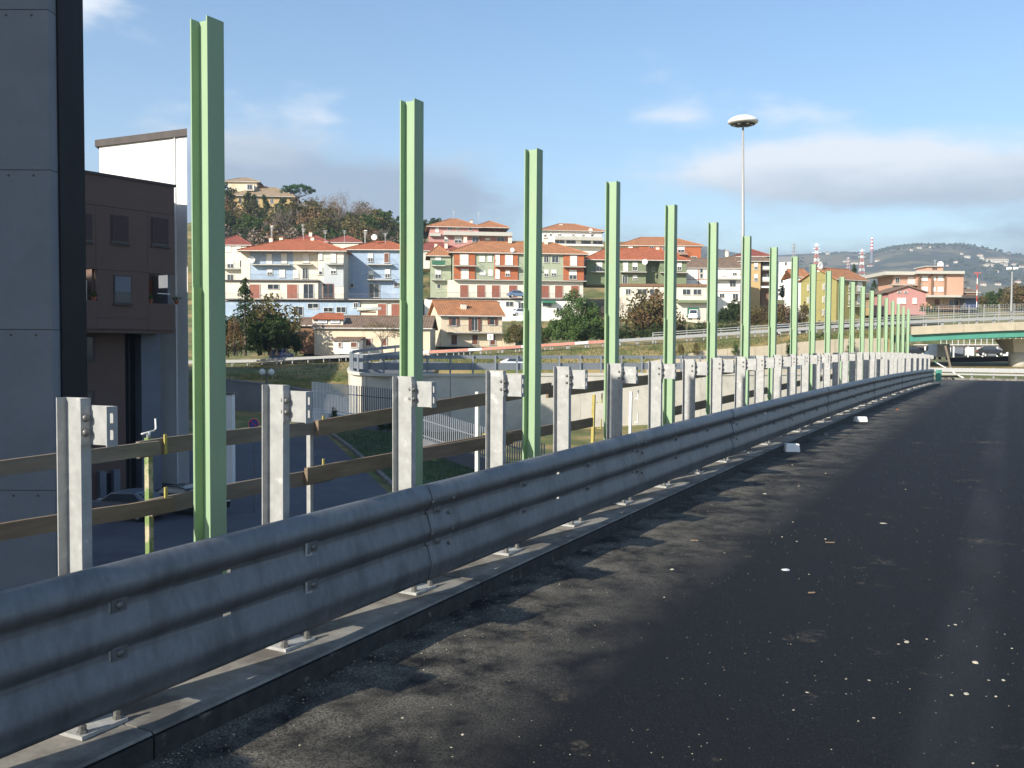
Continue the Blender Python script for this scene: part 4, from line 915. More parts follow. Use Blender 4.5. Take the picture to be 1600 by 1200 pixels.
    bx('wall', u0 + .3, u1 - .05, zo, zt - .02, .6, wy, 'brownpl'); bx('party_wall', ul0, ul0 + .14, zs2, zl2, -1.15, .6, 'brownpl'); bx('party_wall', um1 - .14, um1, zs2, zl2, -1.15, .6, 'brownpl')
    bx('end_wall', u1 - .14, u1 - .01, zs2, zl2, -.9, .6, 'panelgrey'); bx('loggia_door', ul0 + .5, ul0 + 1.5, zs2, zl2 - .3, .5, .6, 'brownsh'); bx('loggia_door', um0 + .3, um1 - .5, zs2, zl2 - .3, .5, .6, 'dark')
    bx('awning_bar', ul0 + .6, u1 - .3, zs2 + .55, zs2 + .6, -1.35, -1.3, 'steel'); bx('white_cabinet', um1 - .75, um1 - .35, zs2, zs2 + 1.1, -1.0, -.6, 'white')
    for x, y, full in ((187.5, 358, 1), (250, 362, 1), (131, 355, 1), (191, 452, 0)):
        a, c = U(x - 12.5), U(x + 12); z0, z1 = Z(x, y + 21), Z(x, y - 20)
        f = bx('window', a - .06, c + .06, z0 - .08, z1 + .06, -1.43, -1.39, 'dark')
        bx('pane', a, c, z0, z1, -1.44, -1.428, 'glass', f)
        bx('roller_shutter', a, c, z0 + (.06 if full else (z1 - z0) * .42), z1, -1.46, -1.442, 'shuttershade' if full else 'panelgrey', f); bx('sill', a - .12, c + .12, z0 - .14, z0 - .08, -1.5, -1.38, 'dark', f)
    # recessed lower storeys
    bx('wall', u0 + .3, U(219), 0, zo, .2, wy, 'brownpl'); bx('wall', U(219), U(247), 0, zo, 1.0, wy, 'darkclad'); bx('wall', U(247), u1 + .2, 0, zo, .35, wy, 'panelgrey')  # right wall is greyed to stand for the white block's wall in shade
    for x, y, w, hh in ((154, 545, 34, 42), (154, 630, 30, 36)):
        a, c = U(x - w / 2), U(x + w / 2); f = bx('window', a, c, Z(x, y + hh / 2), Z(x, y - hh / 2), .12, .2, 'dark'); bx('pane', a + .15, c - .15, Z(x, y + hh / 2) + .1, Z(x, y - hh / 2) - .1, .1, .125, 'glass', f)
    for x in (226, 236): bx('glazing_bar', U(x), U(x) + .06, 2, zo, .93, 1.0, 'dark')
    for x, m in ((178, 'panelgrey'), (200, 'panelgrey')): bx('pier', U(x - 5), U(x + 5), 0, 3.4, -.1, .2, m)
    bx('door', U(183), U(194), 0, 3.2, .13, .2, 'darkclad')
    for x in (U(148), U(236), U(277)): 
        q = MB().lathe([(.09, 0), (.14, .2), (.15, .22), (.12, .22)], 10, (x, -1.3, zs2)); q.build('flower_pot', M['pot'], b)
        lf = MB()
        for k in range(60):
            c = Vector((x + R.gauss(0, .12), -1.3 + R.gauss(0, .1), zs2 + .25 + abs(R.gauss(0, .12)))); leaf(lf, c, .06, R)
        lf.build('pot_plant', M['leafg'], b)
    # white block, its long wall facing the sun
    rr, dd = P(293, 400, 57.6)[0], 57.6; rl, dl = P(157, 400, 60.8)[0], 60.8
    ang = atan2(dd - dl, rr - rl); w = thing('apartment_block', 'white rendered block with a slanting dark coping behind the brown wing', 'building', cw(rl, dl, -8.6), TH + ang)
    ln = sqrt((rr - rl) ** 2 + (dd - dl) ** 2); ht = P(290, 213, dd)[2] + 8.6
    MB().prism([(0, 0, 0), (ln, 0, 0), (ln - 8.6, 8, 0), (-5.5, 8, 0)], (0, 0, ht)).build('wall', M['whiteb'], w, fix=True); MB().prism([(-.2, -.16, ht + .003), (ln + .2, -.16, ht + .003), (ln - 8.4, 8.2, ht + .003), (-5.7, 8.2, ht + .003)], (0, 0, .42)).build('coping', M['dark'], w, fix=True)
    MB().tube([(ln - .9, -.06, 0), (ln - .9, -.06, ht)], .05, 6).build('downpipe', M['white'], w)
def leaf(mb, c, s, rr):
    a = Vector((rr.gauss(0, 1), rr.gauss(0, 1), rr.gauss(0, 1))).normalized(); b = a.orthogonal().normalized(); e = a.cross(b)
    q = rr.random() * 6.283; u = b * cos(q) + e * sin(q); v = a.cross(u)
    n = len(mb.v); k = s * rr.uniform(.6, 1.3)
    mb.v += [tuple(c - u * k), tuple(c + v * k * .6), tuple(c + u * k), tuple(c - v * k * .6)]; mb.f.append((n, n + 1, n + 2, n + 3))
left_buildings()
# ------------------------------------------------------------------ trees
def branch(mb, tips, p, dr, ln, rad, dep, rr, spread, up=.15):
    n = 2 if dep < 2 else 3; pts = [p]; q = p.copy(); d_ = dr.copy()
    for i in range(n):
        d_ = (d_ + Vector((rr.gauss(0, .13), rr.gauss(0, .13), rr.gauss(0, .08) + up * .3))).normalized(); q = q + d_ * ln / n; pts.append(q.copy())
    mb.tube(pts, [rad * (1 - .45 * i / n) for i in range(n + 1)], 5 if dep > 2 else 3, False)
    if dep == 0: tips.append(q); return
    if dep <= 2: tips.append(q)
    k = rr.choice((2, 3, 3)) if dep > 1 else 3
    for i in range(k):
        a = rr.random() * 6.283; o = d_.orthogonal().normalized(); e = d_.cross(o)
        nd = (d_ + (o * cos(a) + e * sin(a)) * rr.uniform(.45, spread) + Vector((0, 0, up))).normalized()
        branch(mb, tips, q if i else pts[-2].lerp(q, rr.uniform(.4, 1)), nd, ln * rr.uniform(.62, .84), rad * .56, dep - 1, rr, spread, up)
def clump(mb, c, rx, rz, n, s, rr):
    for i in range(n):
        v = Vector((rr.gauss(0, 1), rr.gauss(0, 1), rr.gauss(0, 1))).normalized() * rr.random() ** .4
        leaf(mb, c + Vector((v.x * rx, v.y * rx, v.z * rz)), s, rr)
PROTO = {}
def make_tree(kind, seed):                   # unit tree about 10 m high
    rr = random.Random(seed); t = MB(); c = MB(); tips = []; lm = None
    if kind == 'bare':
        branch(t, tips, Vector((0, 0, 0)), Vector((rr.gauss(0, .05), rr.gauss(0, .05), 1)), 3.0, .20, 5, rr, .8)
        for q in tips:
            for k in range(2): leaf(c, q + Vector((rr.gauss(0, .25), rr.gauss(0, .25), rr.gauss(0, .2))), .09, rr)
        lm = 'twig'
    elif kind == 'sparse':
        branch(t, tips, Vector((0, 0, 0)), Vector((rr.gauss(0, .05), rr.gauss(0, .05), 1)), 2.6, .22, 5, rr, .95, .1)
        for q in tips:
            for k in range(4): leaf(c, q + Vector((rr.gauss(0, .35), rr.gauss(0, .35), rr.gauss(0, .3))), .13, rr)
        lm = 'leafb' if seed % 2 else 'leafo'
    elif kind == 'ivy':
        branch(t, tips, Vector((0, 0, 0)), Vector((0, 0, 1)), 3.2, .24, 4, rr, .6)
        for k in range(34):
            z = rr.uniform(.5, 7.2); clump(c, Vector((rr.gauss(0, .45 + .05 * z), rr.gauss(0, .45 + .05 * z), z)), .7, .8, 46, .17, rr)
        lm = 'leafd'
    elif kind == 'cypress':
        t.tube([(0, 0, 0), (0, 0, 5), (0, 0, 9)], [.22, .14, .04], 6)
        for k in range(85):
            z = rr.uniform(.4, 9.6); w = (1.9 * (1 - z / 10.4) ** .8 + .12); a = rr.random() * 6.283; q = w * rr.uniform(.35, 1)
            clump(c, Vector((cos(a) * q, sin(a) * q, z)), .42, .75, 40, .16, rr)
        lm = 'leafd'
    elif kind == 'pine':
        br = []
        t.tube([(0, 0, 0), (.15, .1, 3), (.1, 0, 6.6)], [.26, .2, .15], 6)
        for k in range(12):
            a = k * .55 + rr.random() * .3; q = rr.uniform(1.6, 4.3); e = (cos(a) * q, sin(a) * q, 8.2 + rr.uniform(-.3, .5)); t.tube([(.1, 0, 6 + rr.random() * .8), (e[0] * .5, e[1] * .5, 7.3), e], [.11, .07, .03], 4, False)
        for k in range(95):
            a = rr.random() * 6.283; q = 5.0 * sqrt(rr.random()); z = 8.4 + 1.4 * (1 - (q / 5.2) ** 2) + rr.gauss(0, .18)
            clump(c, Vector((cos(a) * q, sin(a) * q, z)), .7, .42, 44, .17, rr)
        lm = 'leafp'
    elif kind == 'broad':
        t.tube([(0, 0, 0), (.1, .05, 2), (.0, .1, 4.4)], [.3, .24, .14], 6)
        for k in range(7):
            a = rr.random() * 6.283; q = rr.uniform(1.2, 2.8); t.tube([(0, 0, 2 + rr.random()), (cos(a) * q * .6, sin(a) * q * .6, 4.4), (cos(a) * q, sin(a) * q, 6 + rr.random() * 2)], [.13, .09, .03], 4, False)
        for k in range(70):
            v = Vector((rr.gauss(0, 1), rr.gauss(0, 1), rr.gauss(0, 1))).normalized() * rr.uniform(.45, 1)
            clump(c, Vector((v.x * 3.3, v.y * 3.3, 5.6 + v.z * 3.7)), .85, .7, 60, .27, rr)
        lm = ('leafg', 'leafd', 'leafo')[seed % 3]
    elif kind == 'fir':
        t.tube([(0, 0, 0), (0, 0, 5), (0, 0, 9.8)], [.24, .15, .02], 6)
        for k in range(110):
            z = rr.uniform(.9, 9.7); w = 2.7 * (1 - z / 10.2) ** .75 + .1; a = rr.random() * 6.283
            for j in range(4):
                f = (j + 1) / 4; clump(c, Vector((cos(a) * w * f, sin(a) * w * f, z - .5 * f * f)), .28, .2, 11, .13, rr)
        lm = 'leafd'
    elif kind == 'droop':
        t.tube([(0, 0, 0), (0, 0, 5), (0, 0, 8)], [.22, .15, .04], 6)
        for k in range(80):
            z = rr.uniform(.3, 6.2); w = 2.4 * (1 - (z / 9)) + .3; a = rr.random() * 6.283; q = w * rr.uniform(.5, 1)
            clump(c, Vector((cos(a) * q, sin(a) * q, z)), .4, .9, 36, .13, rr)
        lm = 'leafb'
    elif kind == 'shrub':
        for k in range(6):
            a = rr.random() * 6.283; t.tube([(0, 0, 0), (cos(a) * 1.6, sin(a) * 1.6, 3.5), (cos(a) * 2.8, sin(a) * 2.8, 7)], [.16, .1, .03], 4, False)
        for k in range(52):
            v = Vector((rr.gauss(0, 1), rr.gauss(0, 1), abs(rr.gauss(0, 1)))).normalized() * rr.uniform(.35, 1)
            clump(c, Vector((v.x * 6, v.y * 6, v.z * 9)), 1.6, 1.3, 44, .34, rr)
        lm = ('leafg', 'leafo', 'leafb', 'leafd')[seed % 4]
    elif kind == 'thicket':
        branch(t, tips, Vector((0, 0, 0)), Vector((0, 0, 1)), 2.6, .3, 4, rr, 1.1, .05)
        for k in range(60):
            v = Vector((rr.gauss(0, 1), rr.gauss(0, 1), rr.gauss(0, 1))).normalized() * rr.uniform(.3, 1)
            clump(c, Vector((v.x * 4.2, v.y * 4.2, 5 + v.z * 4.8)), 1.5, 1.4, 20, .34, rr)
        lm = ('leafb', 'leafo', 'twig')[seed % 3]
    elif kind == 'bigshrub':
        for k in range(8):
            a = rr.random() * 6.283; t.tube([(0, 0, 0), (cos(a) * 2, sin(a) * 2, 3.5), (cos(a) * 4, sin(a) * 4, 7)], [.2, .13, .04], 4, False)
        for k in range(230):
            v = Vector((rr.gauss(0, 1), rr.gauss(0, 1), abs(rr.gauss(0, .8)))).normalized() * rr.uniform(.25, 1)
            b_ = 1 + .10 * sin(5 * atan2(v.y, v.x) + 2) + .12 * sin(9 * v.z)
            clump(c, Vector((v.x * 6.2 * b_, v.y * 6.2 * b_, .6 + v.z * 8.6 * b_)), 1.25, 1.05, 120, .25, rr)
        lm = 'leafbush'
    return t.mesh('trunk', M['bark' if kind != 'bare' else 'twig']), c.mesh('crown', M[lm])
TLAB = {'bare': 'bare winter tree with a fine grey-brown branching crown', 'sparse': 'thin tree still holding sparse brown leaves', 'ivy': 'tall trunk thickly clad in dark ivy',
        'cypress': 'dark pointed cypress', 'pine': 'flat-topped umbrella pine on the hilltop', 'broad': 'rounded evergreen tree with a dense crown', 'fir': 'dark tiered conifer', 'droop': 'brown drooping conifer', 'shrub': 'low bushy shrub', 'thicket': 'brown leafy winter tree with a loose crown', 'bigshrub': 'big rounded bright green bush beside the motorway'}
def plant(kind, px, ytop, d, base=None, seed=1, where='', cat='tree', wide=1.0, group=None):
    key = (kind, seed)
    if key not in PROTO: PROTO[key] = make_tree(kind, seed)
    r = P(px, 500, d)[0]; z0 = T(r, d) - .1 if base is None else P(px, base, d)[2]
    z1 = P(px, ytop, d)[2]; s = max(.5, (z1 - z0)) / 10.0
    o = thing({'shrub': 'shrub', 'bigshrub': 'bush'}.get(kind, kind + '_tree' if kind not in ('cypress',) else 'cypress_tree'), TLAB[kind] + where, cat, cw(r, d, z0), R.uniform(0, 6.28), group)
    o.scale = (s * wide, s * wide, s)
    obj('trunk', PROTO[key][0], o); obj('crown', PROTO[key][1], o)
    return o
HW = ' on the wooded hillside'
plant('pine', 467, 290, 292, seed=3, wide=1.0)
for x, y in ((388, 300), (398, 304), (415, 305)): plant('cypress', x, y, 284, base=372, seed=4, where=' standing before the hilltop villa', group='cypresses before the villa', wide=1.15)
plant('broad', 354, 284, 292, base=345, seed=4, where=', dark, left of the villa', wide=.9)
for x, y, s in ((443, 306, 4), (456, 312, 7), (362, 312, 7)): plant('broad', x, y, 282, base=372, seed=s, where=' crowding the villa front', group='evergreens at the villa', wide=.85)
for x, y, s in ((505, 310, 1), (522, 296, 2), (540, 293, 3), (556, 301, 4), (571, 309, 1), (586, 322, 2), (600, 333, 3), (612, 345, 4), (532, 305, 4), (549, 306, 1), (490, 300, 2), (474, 312, 3), (563, 318, 3)): plant('bare', x, y, 280 + R.uniform(-8, 8), base=386, seed=s, where=HW, group='bare trees on the hill', wide=.95)
for x, y, s in ((515, 322, 1), (538, 316, 2), (548, 334, 1), (498, 338, 2), (480, 330, 1)): plant('ivy', x, y, 272, base=390, seed=s, where=HW, group='ivy clad trees on the hill')
for k, d0 in enumerate((292, 276, 262, 250, 240, 231, 224)):
    for i in range(24):
        x = 346 + i * 12.4 + R.uniform(-5, 5); d = d0 + R.uniform(-5, 5); r = P(x, 400, d)[0]
        if k == 0 and (x < 455 or x > 610): continue
        if k == 1 and 375 < x < 440: continue
        hgt = R.uniform(7, 11.5) * (1.0 if k else .8) * (1 if x < 600 else .75); z = T(r, d)
        yt = 542 - (z + hgt - EYE) / d * FPX
        kd = R.choice(('broad', 'broad', 'thicket', 'thicket', 'ivy', 'broad', 'bare'))
        sd = R.choice((3, 4, 5, 7)) if kd == 'broad' else R.choice((1, 2, 3, 4, 5)) if kd == 'thicket' else R.choice((1, 2))
        plant(kd, x, yt, d, seed=sd, where=HW + ' behind the roofs', group='hillside trees', wide=1.05)
for x, y, d in ((678, 337, 262), (664, 340, 262), (655, 345, 262)): plant('broad', x, y, d, base=385, seed=7, where=' left of the pink house', group='evergreens at the pink house')
plant('broad', 621, 335, 270, base=390, seed=4, where=', narrow and dark at the wood edge', wide=.5)
# by the motorway
plant('fir', 383, 430, 116, base=556, seed=1, where=' rising past the blue house', wide=.85)
plant('droop', 366, 470, 113, base=556, seed=1, where=' in front of the dark fir', wide=.85)
for x, y, s in ((352, 488, 7), (404, 497, 3), (424, 500, 7), (446, 512, 7), (432, 484, 3), (462, 520, 4), (412, 520, 4)): plant('broad', x, y, 119 + R.uniform(-3, 4), base=556, seed=s, where=' in the shaded thicket by the farmhouse porch', group='thicket by the farmhouse', wide=1.0)
for x, y in ((420, 462), (408, 470), (447, 478)): plant('thicket', x, y, 124, base=555, seed=1, where=' over the thicket', group='thin trees over the thicket')
plant('sparse', 597, 486, 113, base=552, seed=4, where=' spreading in front of the cream farmhouse', wide=1.5)
plant('bigshrub', 902, 459, 133, base=530, seed=1, wide=.98)
for x, y, s in ((806, 497, 5), (822, 492, 7), (840, 500, 5), (796, 512, 4), (818, 515, 4), (852, 512, 4)): plant('shrub', x, y, 134, base=534, seed=s, where=' between the yellow house and the big bush', cat='shrub', group='shrubs by the yellow house', wide=.85)
for x, y in ((962, 462), (972, 455)): plant('bare', x, y, 142, base=528, seed=2, where=' before the cream workshop', group='bare trees before the workshop', wide=.9)
for x, y, s in ((1003, 455, 1), (1018, 448, 3), (1034, 457, 1), (1010, 475, 3)): plant('thicket', x, y, 138, base=530, seed=s, where=' before the cream workshop', group='brown trees before the workshop', wide=1.05)
for i in range(26):
    x = 948 + i * 8.6; plant('shrub', x, 505 - .02 * (x - 950) + R.uniform(-5, 5), 137 + R.uniform(-3, 4), seed=R.choice((4, 7, 5, 7)), base=530 - (x - 950) * .06, where=' in the hedge above the motorway', cat='shrub', group='motorway hedge', wide=.7)
for x, y, s in ((1142, 470, 7), (1150, 464, 4), (1160, 470, 5), (1130, 478, 7), (1112, 490, 7)): plant('broad', x, y, 160, base=512, seed=s, where=' before the white house', group='trees before the white house', wide=.8)
for x, y, s in ((1178, 481, 1), (1190, 484, 3), (1202, 482, 1), (1170, 488, 3), (1214, 482, 1), (1228, 476, 3), (1240, 480, 2), (1252, 486, 1)): plant('thicket', x, y - 3, 156, base=512, seed=s, where=' along the motorway below the ochre house', group='brown trees along the motorway', wide=1.3)
for x, y in ((1258, 470), (1222, 444), (1232, 448)): plant('broad', x, y, 185 if x > 1250 else 230, base=500 if x > 1250 else 470, seed=5 if x > 1250 else 4, where=' near the olive house', group='trees near the olive house', wide=.8)
plant('fir', 1333, 410, 240, base=470, seed=1, where=' behind the olive roof', wide=.7); plant('fir', 1365, 436, 215, base=480, seed=1, where=' at the right end of the olive house', wide=1.0)
for x, y, s in ((1283, 480, 2), (1290, 485, 4)): plant('bare', x, y, 170, base=505, seed=s, where=' below the olive house', group='bare trees below the olive house')
for x, y in ((1441, 473), (1450, 472), (1459, 474)): plant('shrub', x, y, 180, base=486, seed=4, where=' right of the pink house', cat='shrub', group='shrubs right of the pink house', wide=.7)
for x, y, s in ((1545, 452, 3), (1556, 456, 3), (1562, 448, 7), (1536, 458, 5)): plant('broad', x, y, 240, base=484, seed=s, where=' beyond the overpass lamp mast', group='trees beyond the overpass', wide=.9)
for x, y, s in ((1580, 447, 1), (1590, 441, 3), (1600, 444, 1), (1612, 440, 3), (1572, 462, 1)): plant('thicket', x, y, 230, base=484, seed=s, where=' at the right beyond the overpass', group='brown trees beyond the overpass', wide=1.2)
# ------------------------------------------------------------------ paths, ramp, motorway
def offset_path(pts, o):
    out = []
    for i, p in enumerate(pts):
        a = pts[max(i - 1, 0)]; b = pts[min(i + 1, len(pts) - 1)]; t = Vector((b[0] - a[0], b[1] - a[1])).normalized()
        out.append((p[0] + t.y * o, p[1] - t.x * o) + tuple(p[2:]))
    return out
def resample(pts, step):
    out = [pts[0]]; acc = 0
    for a, b in zip(pts, pts[1:]):
        va, vb = Vector(a), Vector(b); l = (vb - va).length; t = step - acc
        while t <= l: out.append(tuple(va.lerp(vb, t / l))); t += step
        acc = (acc + l) % step
    return out
def smooth_path(pts, n=6):
    o = []; P_ = [Vector(p) for p in pts]
    for i in range(len(P_) - 1):
        p0, p1, p2, p3 = P_[max(i - 1, 0)], P_[i], P_[i + 1], P_[min(i + 2, len(P_) - 1)]
        for k in range(n):
            t = k / n; o.append(tuple(.5 * ((2 * p1) + (p2 - p0) * t + (2 * p0 - 5 * p1 + 4 * p2 - p3) * t * t + (3 * p1 - p0 - 3 * p2 + p3) * t ** 3)))
    o.append(tuple(P_[-1])); return o
def strip(pts, w0, w1, z0, name, m, parent=None, z1=None):
    a = offset_path(pts, w0); b = offset_path(pts, w1); mb = MB()
    for p, q in zip(a, b): mb.v += [cw(p[0], p[1], p[2] + z0), cw(q[0], q[1], q[2] + (z0 if z1 is None else z1))]
    for i in range(len(pts) - 1): k = 2 * i; mb.f.append((k, k + 1, k + 3, k + 2))
    return mb.build(name, m, parent)
def wall_along(pts, h0, h1, th, name, m, parent=None, o=0.0):
    a = offset_path(pts, o - th / 2); b = offset_path(pts, o + th / 2); mb = MB()
    for p, q in zip(a, b): mb.v += [cw(p[0], p[1], p[2] + h0), cw(p[0], p[1], p[2] + h1), cw(q[0], q[1], q[2] + h1), cw(q[0], q[1], q[2] + h0)]
    for i in range(len(pts) - 1):
        k = 4 * i
        for j in range(4): mb.f.append((k + j, k + (j + 1) % 4, k + 4 + (j + 1) % 4, k + 4 + j))
    n = len(mb.v); mb.f += [(0, 3, 2, 1), (n - 4, n - 3, n - 2, n - 1)]
    return mb.build(name, m, parent, fix=True)
def guard(pts, label, post_step, rails, posth, m='galv', o=0.0, pw=.12, mats=None, posts_parts=True):
    c = pts[len(pts) // 2]; g = thing('guardrail', label, 'guardrail', (0, 0, 0))
    for h0, h1, th in rails: wall_along(pts, h0, h1, th, 'beam', M[m], g, o + th * .3)
    pm_ = MB().box(-pw / 2, pw / 2, -.05, .05, 0, posth).mesh('post', M[m])
    q = offset_path(resample(pts, post_step), o - .12)
    for p in q[:290]: obj('post', pm_, g, cw(p[0], p[1], p[2]), TH)
    return g
# curved ramp on its wall
def rp(px, d, z): return (P(px, 580, d)[0], d, z)
ramp = smooth_path([rp(1440, 101, -.75), rp(1300, 95.5, -.72), rp(1100, 90, -.70), rp(900, 86.5, -.70), rp(760, 84.2, -.72), rp(660, 83.6, -.74), rp(600, 84.2, -.75), rp(564, 86.4, -.75), rp(548, 90, -.65), rp(553, 95, -.35), rp(590, 100, -.05), rp(640, 103, .3)], 6)
rw = thing('ramp_wall', 'curved pale concrete retaining wall carrying the slip road', 'wall')
segs = resample(ramp, 4.0)
for a, b in zip(segs, segs[1:]):
    va, vb = Vector(a), Vector(b); e = (vb - va).normalized() * .012
    wall_along([tuple(va + e), tuple(va.lerp(vb, .5)), tuple(vb - e)], -7.6, -.004, .4, 'wall_panel', M['wallconc'], rw)
wall_along(ramp, 0, .25, .55, 'coping', M['wallconc'], rw)
guard([(p[0], p[1], p[2] + .25) for p in ramp], 'galvanised twin-beam guardrail following the curved ramp wall', 2.0, ((.30, .92, .09), (1.30, 1.60, .09)), 1.62, m='rail2', o=.12, pw=.16)
struct(strip(ramp, .3, 8.0, .02, 'ramp_road', M['motor']))
inner = [rp(1500, 112, -.2), rp(1300, 104.5, -.2), rp(1100, 99, -.1), rp(900, 96, 0), rp(760, 95, 0), rp(660, 96, .1)]
# motorway that rises to the right and becomes the overpass
def mp(px, d, z): return (P(px, 540, d)[0], d, z)
mw = smooth_path([mp(100, 121, -1.2), mp(350, 119, -.75), mp(450, 117.5, -.35), mp(700, 115, .75), mp(900, 114, 1.75), mp(1100, 113, 2.8), mp(1300, 112, 3.85), mp(1420, 112, 4.45), mp(1600, 112, 5.1), mp(1800, 113, 5.5), mp(2050, 116, 5.6)], 5)
struct(strip(mw, 0.5, -12, 0, 'motorway', M['motor']))
def sub(pts, xa, xb):
    return [p for p in pts if xa <= 800 + FPX * p[0] / p[1] <= xb]
left_m, mid_m, right_m = sub(mw, 90, 640), sub(mw, 630, 1010), sub(mw, 1000, 2100)
guard(left_m, 'pale guardrail along the motorway in front of the farmhouse', 2.0, ((.45, .78, .08),), .8)
g = guard(mid_m, 'red and white striped guardrail on the motorway bend', 2.6, ((.45, .78, .08),), .8)
st = resample(mid_m, 1.6)
for i, (a, b) in enumerate(zip(st, st[1:])): wall_along([a, b], .47, .76, .03, 'stripe', M['redrail' if i % 4 else 'white'], g, .09)
g = guard(right_m, 'guardrail with handrail along the near edge of the rising overpass', 2.0, ((.40, .72, .08), (.95, 1.05, .06), (1.22, 1.3, .06)), 1.3)
far_m = offset_path(mw, -11.6)
guard(far_m, 'guardrail along the far edge of the motorway', 2.2, ((.45, .78, .08),), .8, o=-.1)
guard(offset_path(mw, -6.0), 'central guardrail between the motorway carriageways', 2.2, ((.45, .80, .1),), .82, o=0)
fence = sub(far_m, 1395, 2100)
fo = thing('overpass_fence', 'wire mesh fence on the far side of the overpass', 'fence')
pmesh = MB().box(-.04, .04, -.04, .04, 0, 2.6).mesh('post', M['galv'])
for p in resample(offset_path(fence, -1.2), 2.0): obj('post', pmesh, fo, cw(p[0], p[1], p[2]), TH)
mb = MB(); fr_ = resample(offset_path(fence, -1.2), .33)
for p in fr_: mb.beam(cw(p[0], p[1], p[2] + .3), cw(p[0], p[1], p[2] + 2.55), .022, .022)
for hh in range(9):
    for a, b in zip(fr_[::6], fr_[6::6]): mb.beam(cw(a[0], a[1], a[2] + .3 + hh * .28), cw(b[0], b[1], b[2] + .3 + hh * .28), .022, .022)
q = mb.build('wire_mesh', M['galv'], fo); q['kind'] = 'stuff'
# overpass span
ov = thing('overpass', 'overpass deck with cream fascia on a bright green steel girder', 'bridge')
span = sub(mw, 1396, 2100)
sg = resample(span, 6.0)
for a, b in zip(sg, sg[1:]):
    va, vb = Vector(a), Vector(b); e = (vb - va).normalized() * .01
    wall_along([tuple(va + e), tuple(vb - e)], -.92, .05, .3, 'fascia_panel', M['wallcream'], ov, .6)
wall_along(span, -1.72, -.93, .35, 'girder', M['girder'], ov, .15); wall_along(offset_path(span, -11.5), -1.9, -.93, .35, 'girder', M['girder'], ov)
strip(span, .4, -12.2, -.75, 'deck_slab', M['wallgrey'], ov)
pc = mp(1592, 117, 0)
pr_ = thing('overpass_pier', 'round concrete pier with flared head under the overpass', 'pier', cw(pc[0], pc[1], T(pc[0], pc[1]) - .3), TH)
zt = 5.1 - 1.95 - (T(pc[0], pc[1]) - .3)
MB().lathe([(1.15, 0), (1.15, zt - 1.6)], 20).build('column', M['wallconc'], pr_, True)
mb = MB(); n = 4
mb.v = [(-1.2, -1.2, zt - 1.6), (1.2, -1.2, zt - 1.6), (1.2, 1.2, zt - 1.6), (-1.2, 1.2, zt - 1.6), (-1.9, -2.2, zt), (1.9, -2.2, zt), (1.9, 2.2, zt), (-1.9, 2.2, zt)]
mb.f = [(0, 3, 2, 1), (4, 5, 6, 7), (0, 1, 5, 4), (1, 2, 6, 5), (2, 3, 7, 6), (3, 0, 4, 7)]; mb.build('flared_head', M['wallconc'], pr_)
# cream retaining wall below the embankment
cw_ = [rp(1010, 105, .35), rp(1050, 105, .9), rp(1100, 105, 1.6), rp(1200, 105, 2.2), rp(1300, 105.5, 2.9), rp(1405, 106.5, 3.2)]
cwl = thing('stone_wall', 'cream stone retaining wall with weeds below the motorway', 'wall')
s2 = resample(cw_, 3.0)
for a, b in zip(s2, s2[1:]):
    va, vb = Vector(a), Vector(b); e = (vb - va).normalized() * .015
    wall_along([tuple(va + e), tuple(vb - e)], -5, R.uniform(-.05, .05), .5, 'wall_block', M['wallcream'], cwl)
# embankment grass: soil sheet and blades
emb = []
def bank(pa, name):
    mb = MB()
    for p in pa: mb.v += [cw(*q) for q in p]
    k = len(pa[0])
    for i in range(len(pa) - 1):
        for j in range(k - 1): a = i * k + j; mb.f.append((a, a + 1, a + k + 1, a + k))
    return struct(mb.build(name, M['grass'], smooth=True))
rows = []
for p in sub(mw, 95, 1412):
    px = 800 + FPX * p[0] / p[1]
    zlow = lerp_tab([(90, -2.2), (350, -1.6), (545, -1.9), (640, -.5), (1000, .1), (1100, 1.3), (1300, 2.6), (1430, 3.0)], px)
    dl = lerp_tab([(90, 96), (350, 96), (545, 97), (640, 106), (1430, 106.5)], px)
    r_ = p[0] * dl / p[1]
    rows.append([(p[0], p[1] + .2, p[2] - .05), (p[0], p[1] - 1.0, p[2] - .12), ((p[0] + r_) / 2, (p[1] + dl) / 2, (p[2] + zlow) / 2 - .15), (r_, dl, zlow), (r_, dl - .3, zlow - 4)])
bank(rows, 'embankment')
mb = MB()
for i in range(len(rows) - 1):
    for k in range(260):
        j = R.randrange(2) + 1; u, v = R.random(), R.random()
        a = Vector(rows[i][j]).lerp(Vector(rows[i][j + 1]), v); b = Vector(rows[i + 1][j]).lerp(Vector(rows[i + 1][j + 1]), v); c = a.lerp(b, u)
        hgt = R.uniform(.12, .4); w = .05; q = R.random() * 3.14; n = len(mb.v)
        mb.v += [cw(c.x - w * cos(q), c.y - w * sin(q), c.z - .02), cw(c.x + w * cos(q), c.y + w * sin(q), c.z - .02), cw(c.x + R.gauss(0, .1), c.y + R.gauss(0, .1), c.z + hgt)]; mb.f.append((n, n + 1, n + 2))
gq = mb.build('bank_grass', M['blade']); gq['kind'] = 'stuff'; gq['label'] = 'rough grass on the motorway embankment'; gq['category'] = 'grass'
for px, s in ((1088, 5), (1150, 4), (1235, 4), (1330, 7), (1064, 5), (1410, 4)):
    o = plant('shrub', px, 531 - (px - 1088) * .02, 104.2, base=552, seed=s, where=' growing at the foot of the cream stone wall', cat='shrub', group='weeds at the stone wall', wide=.5)
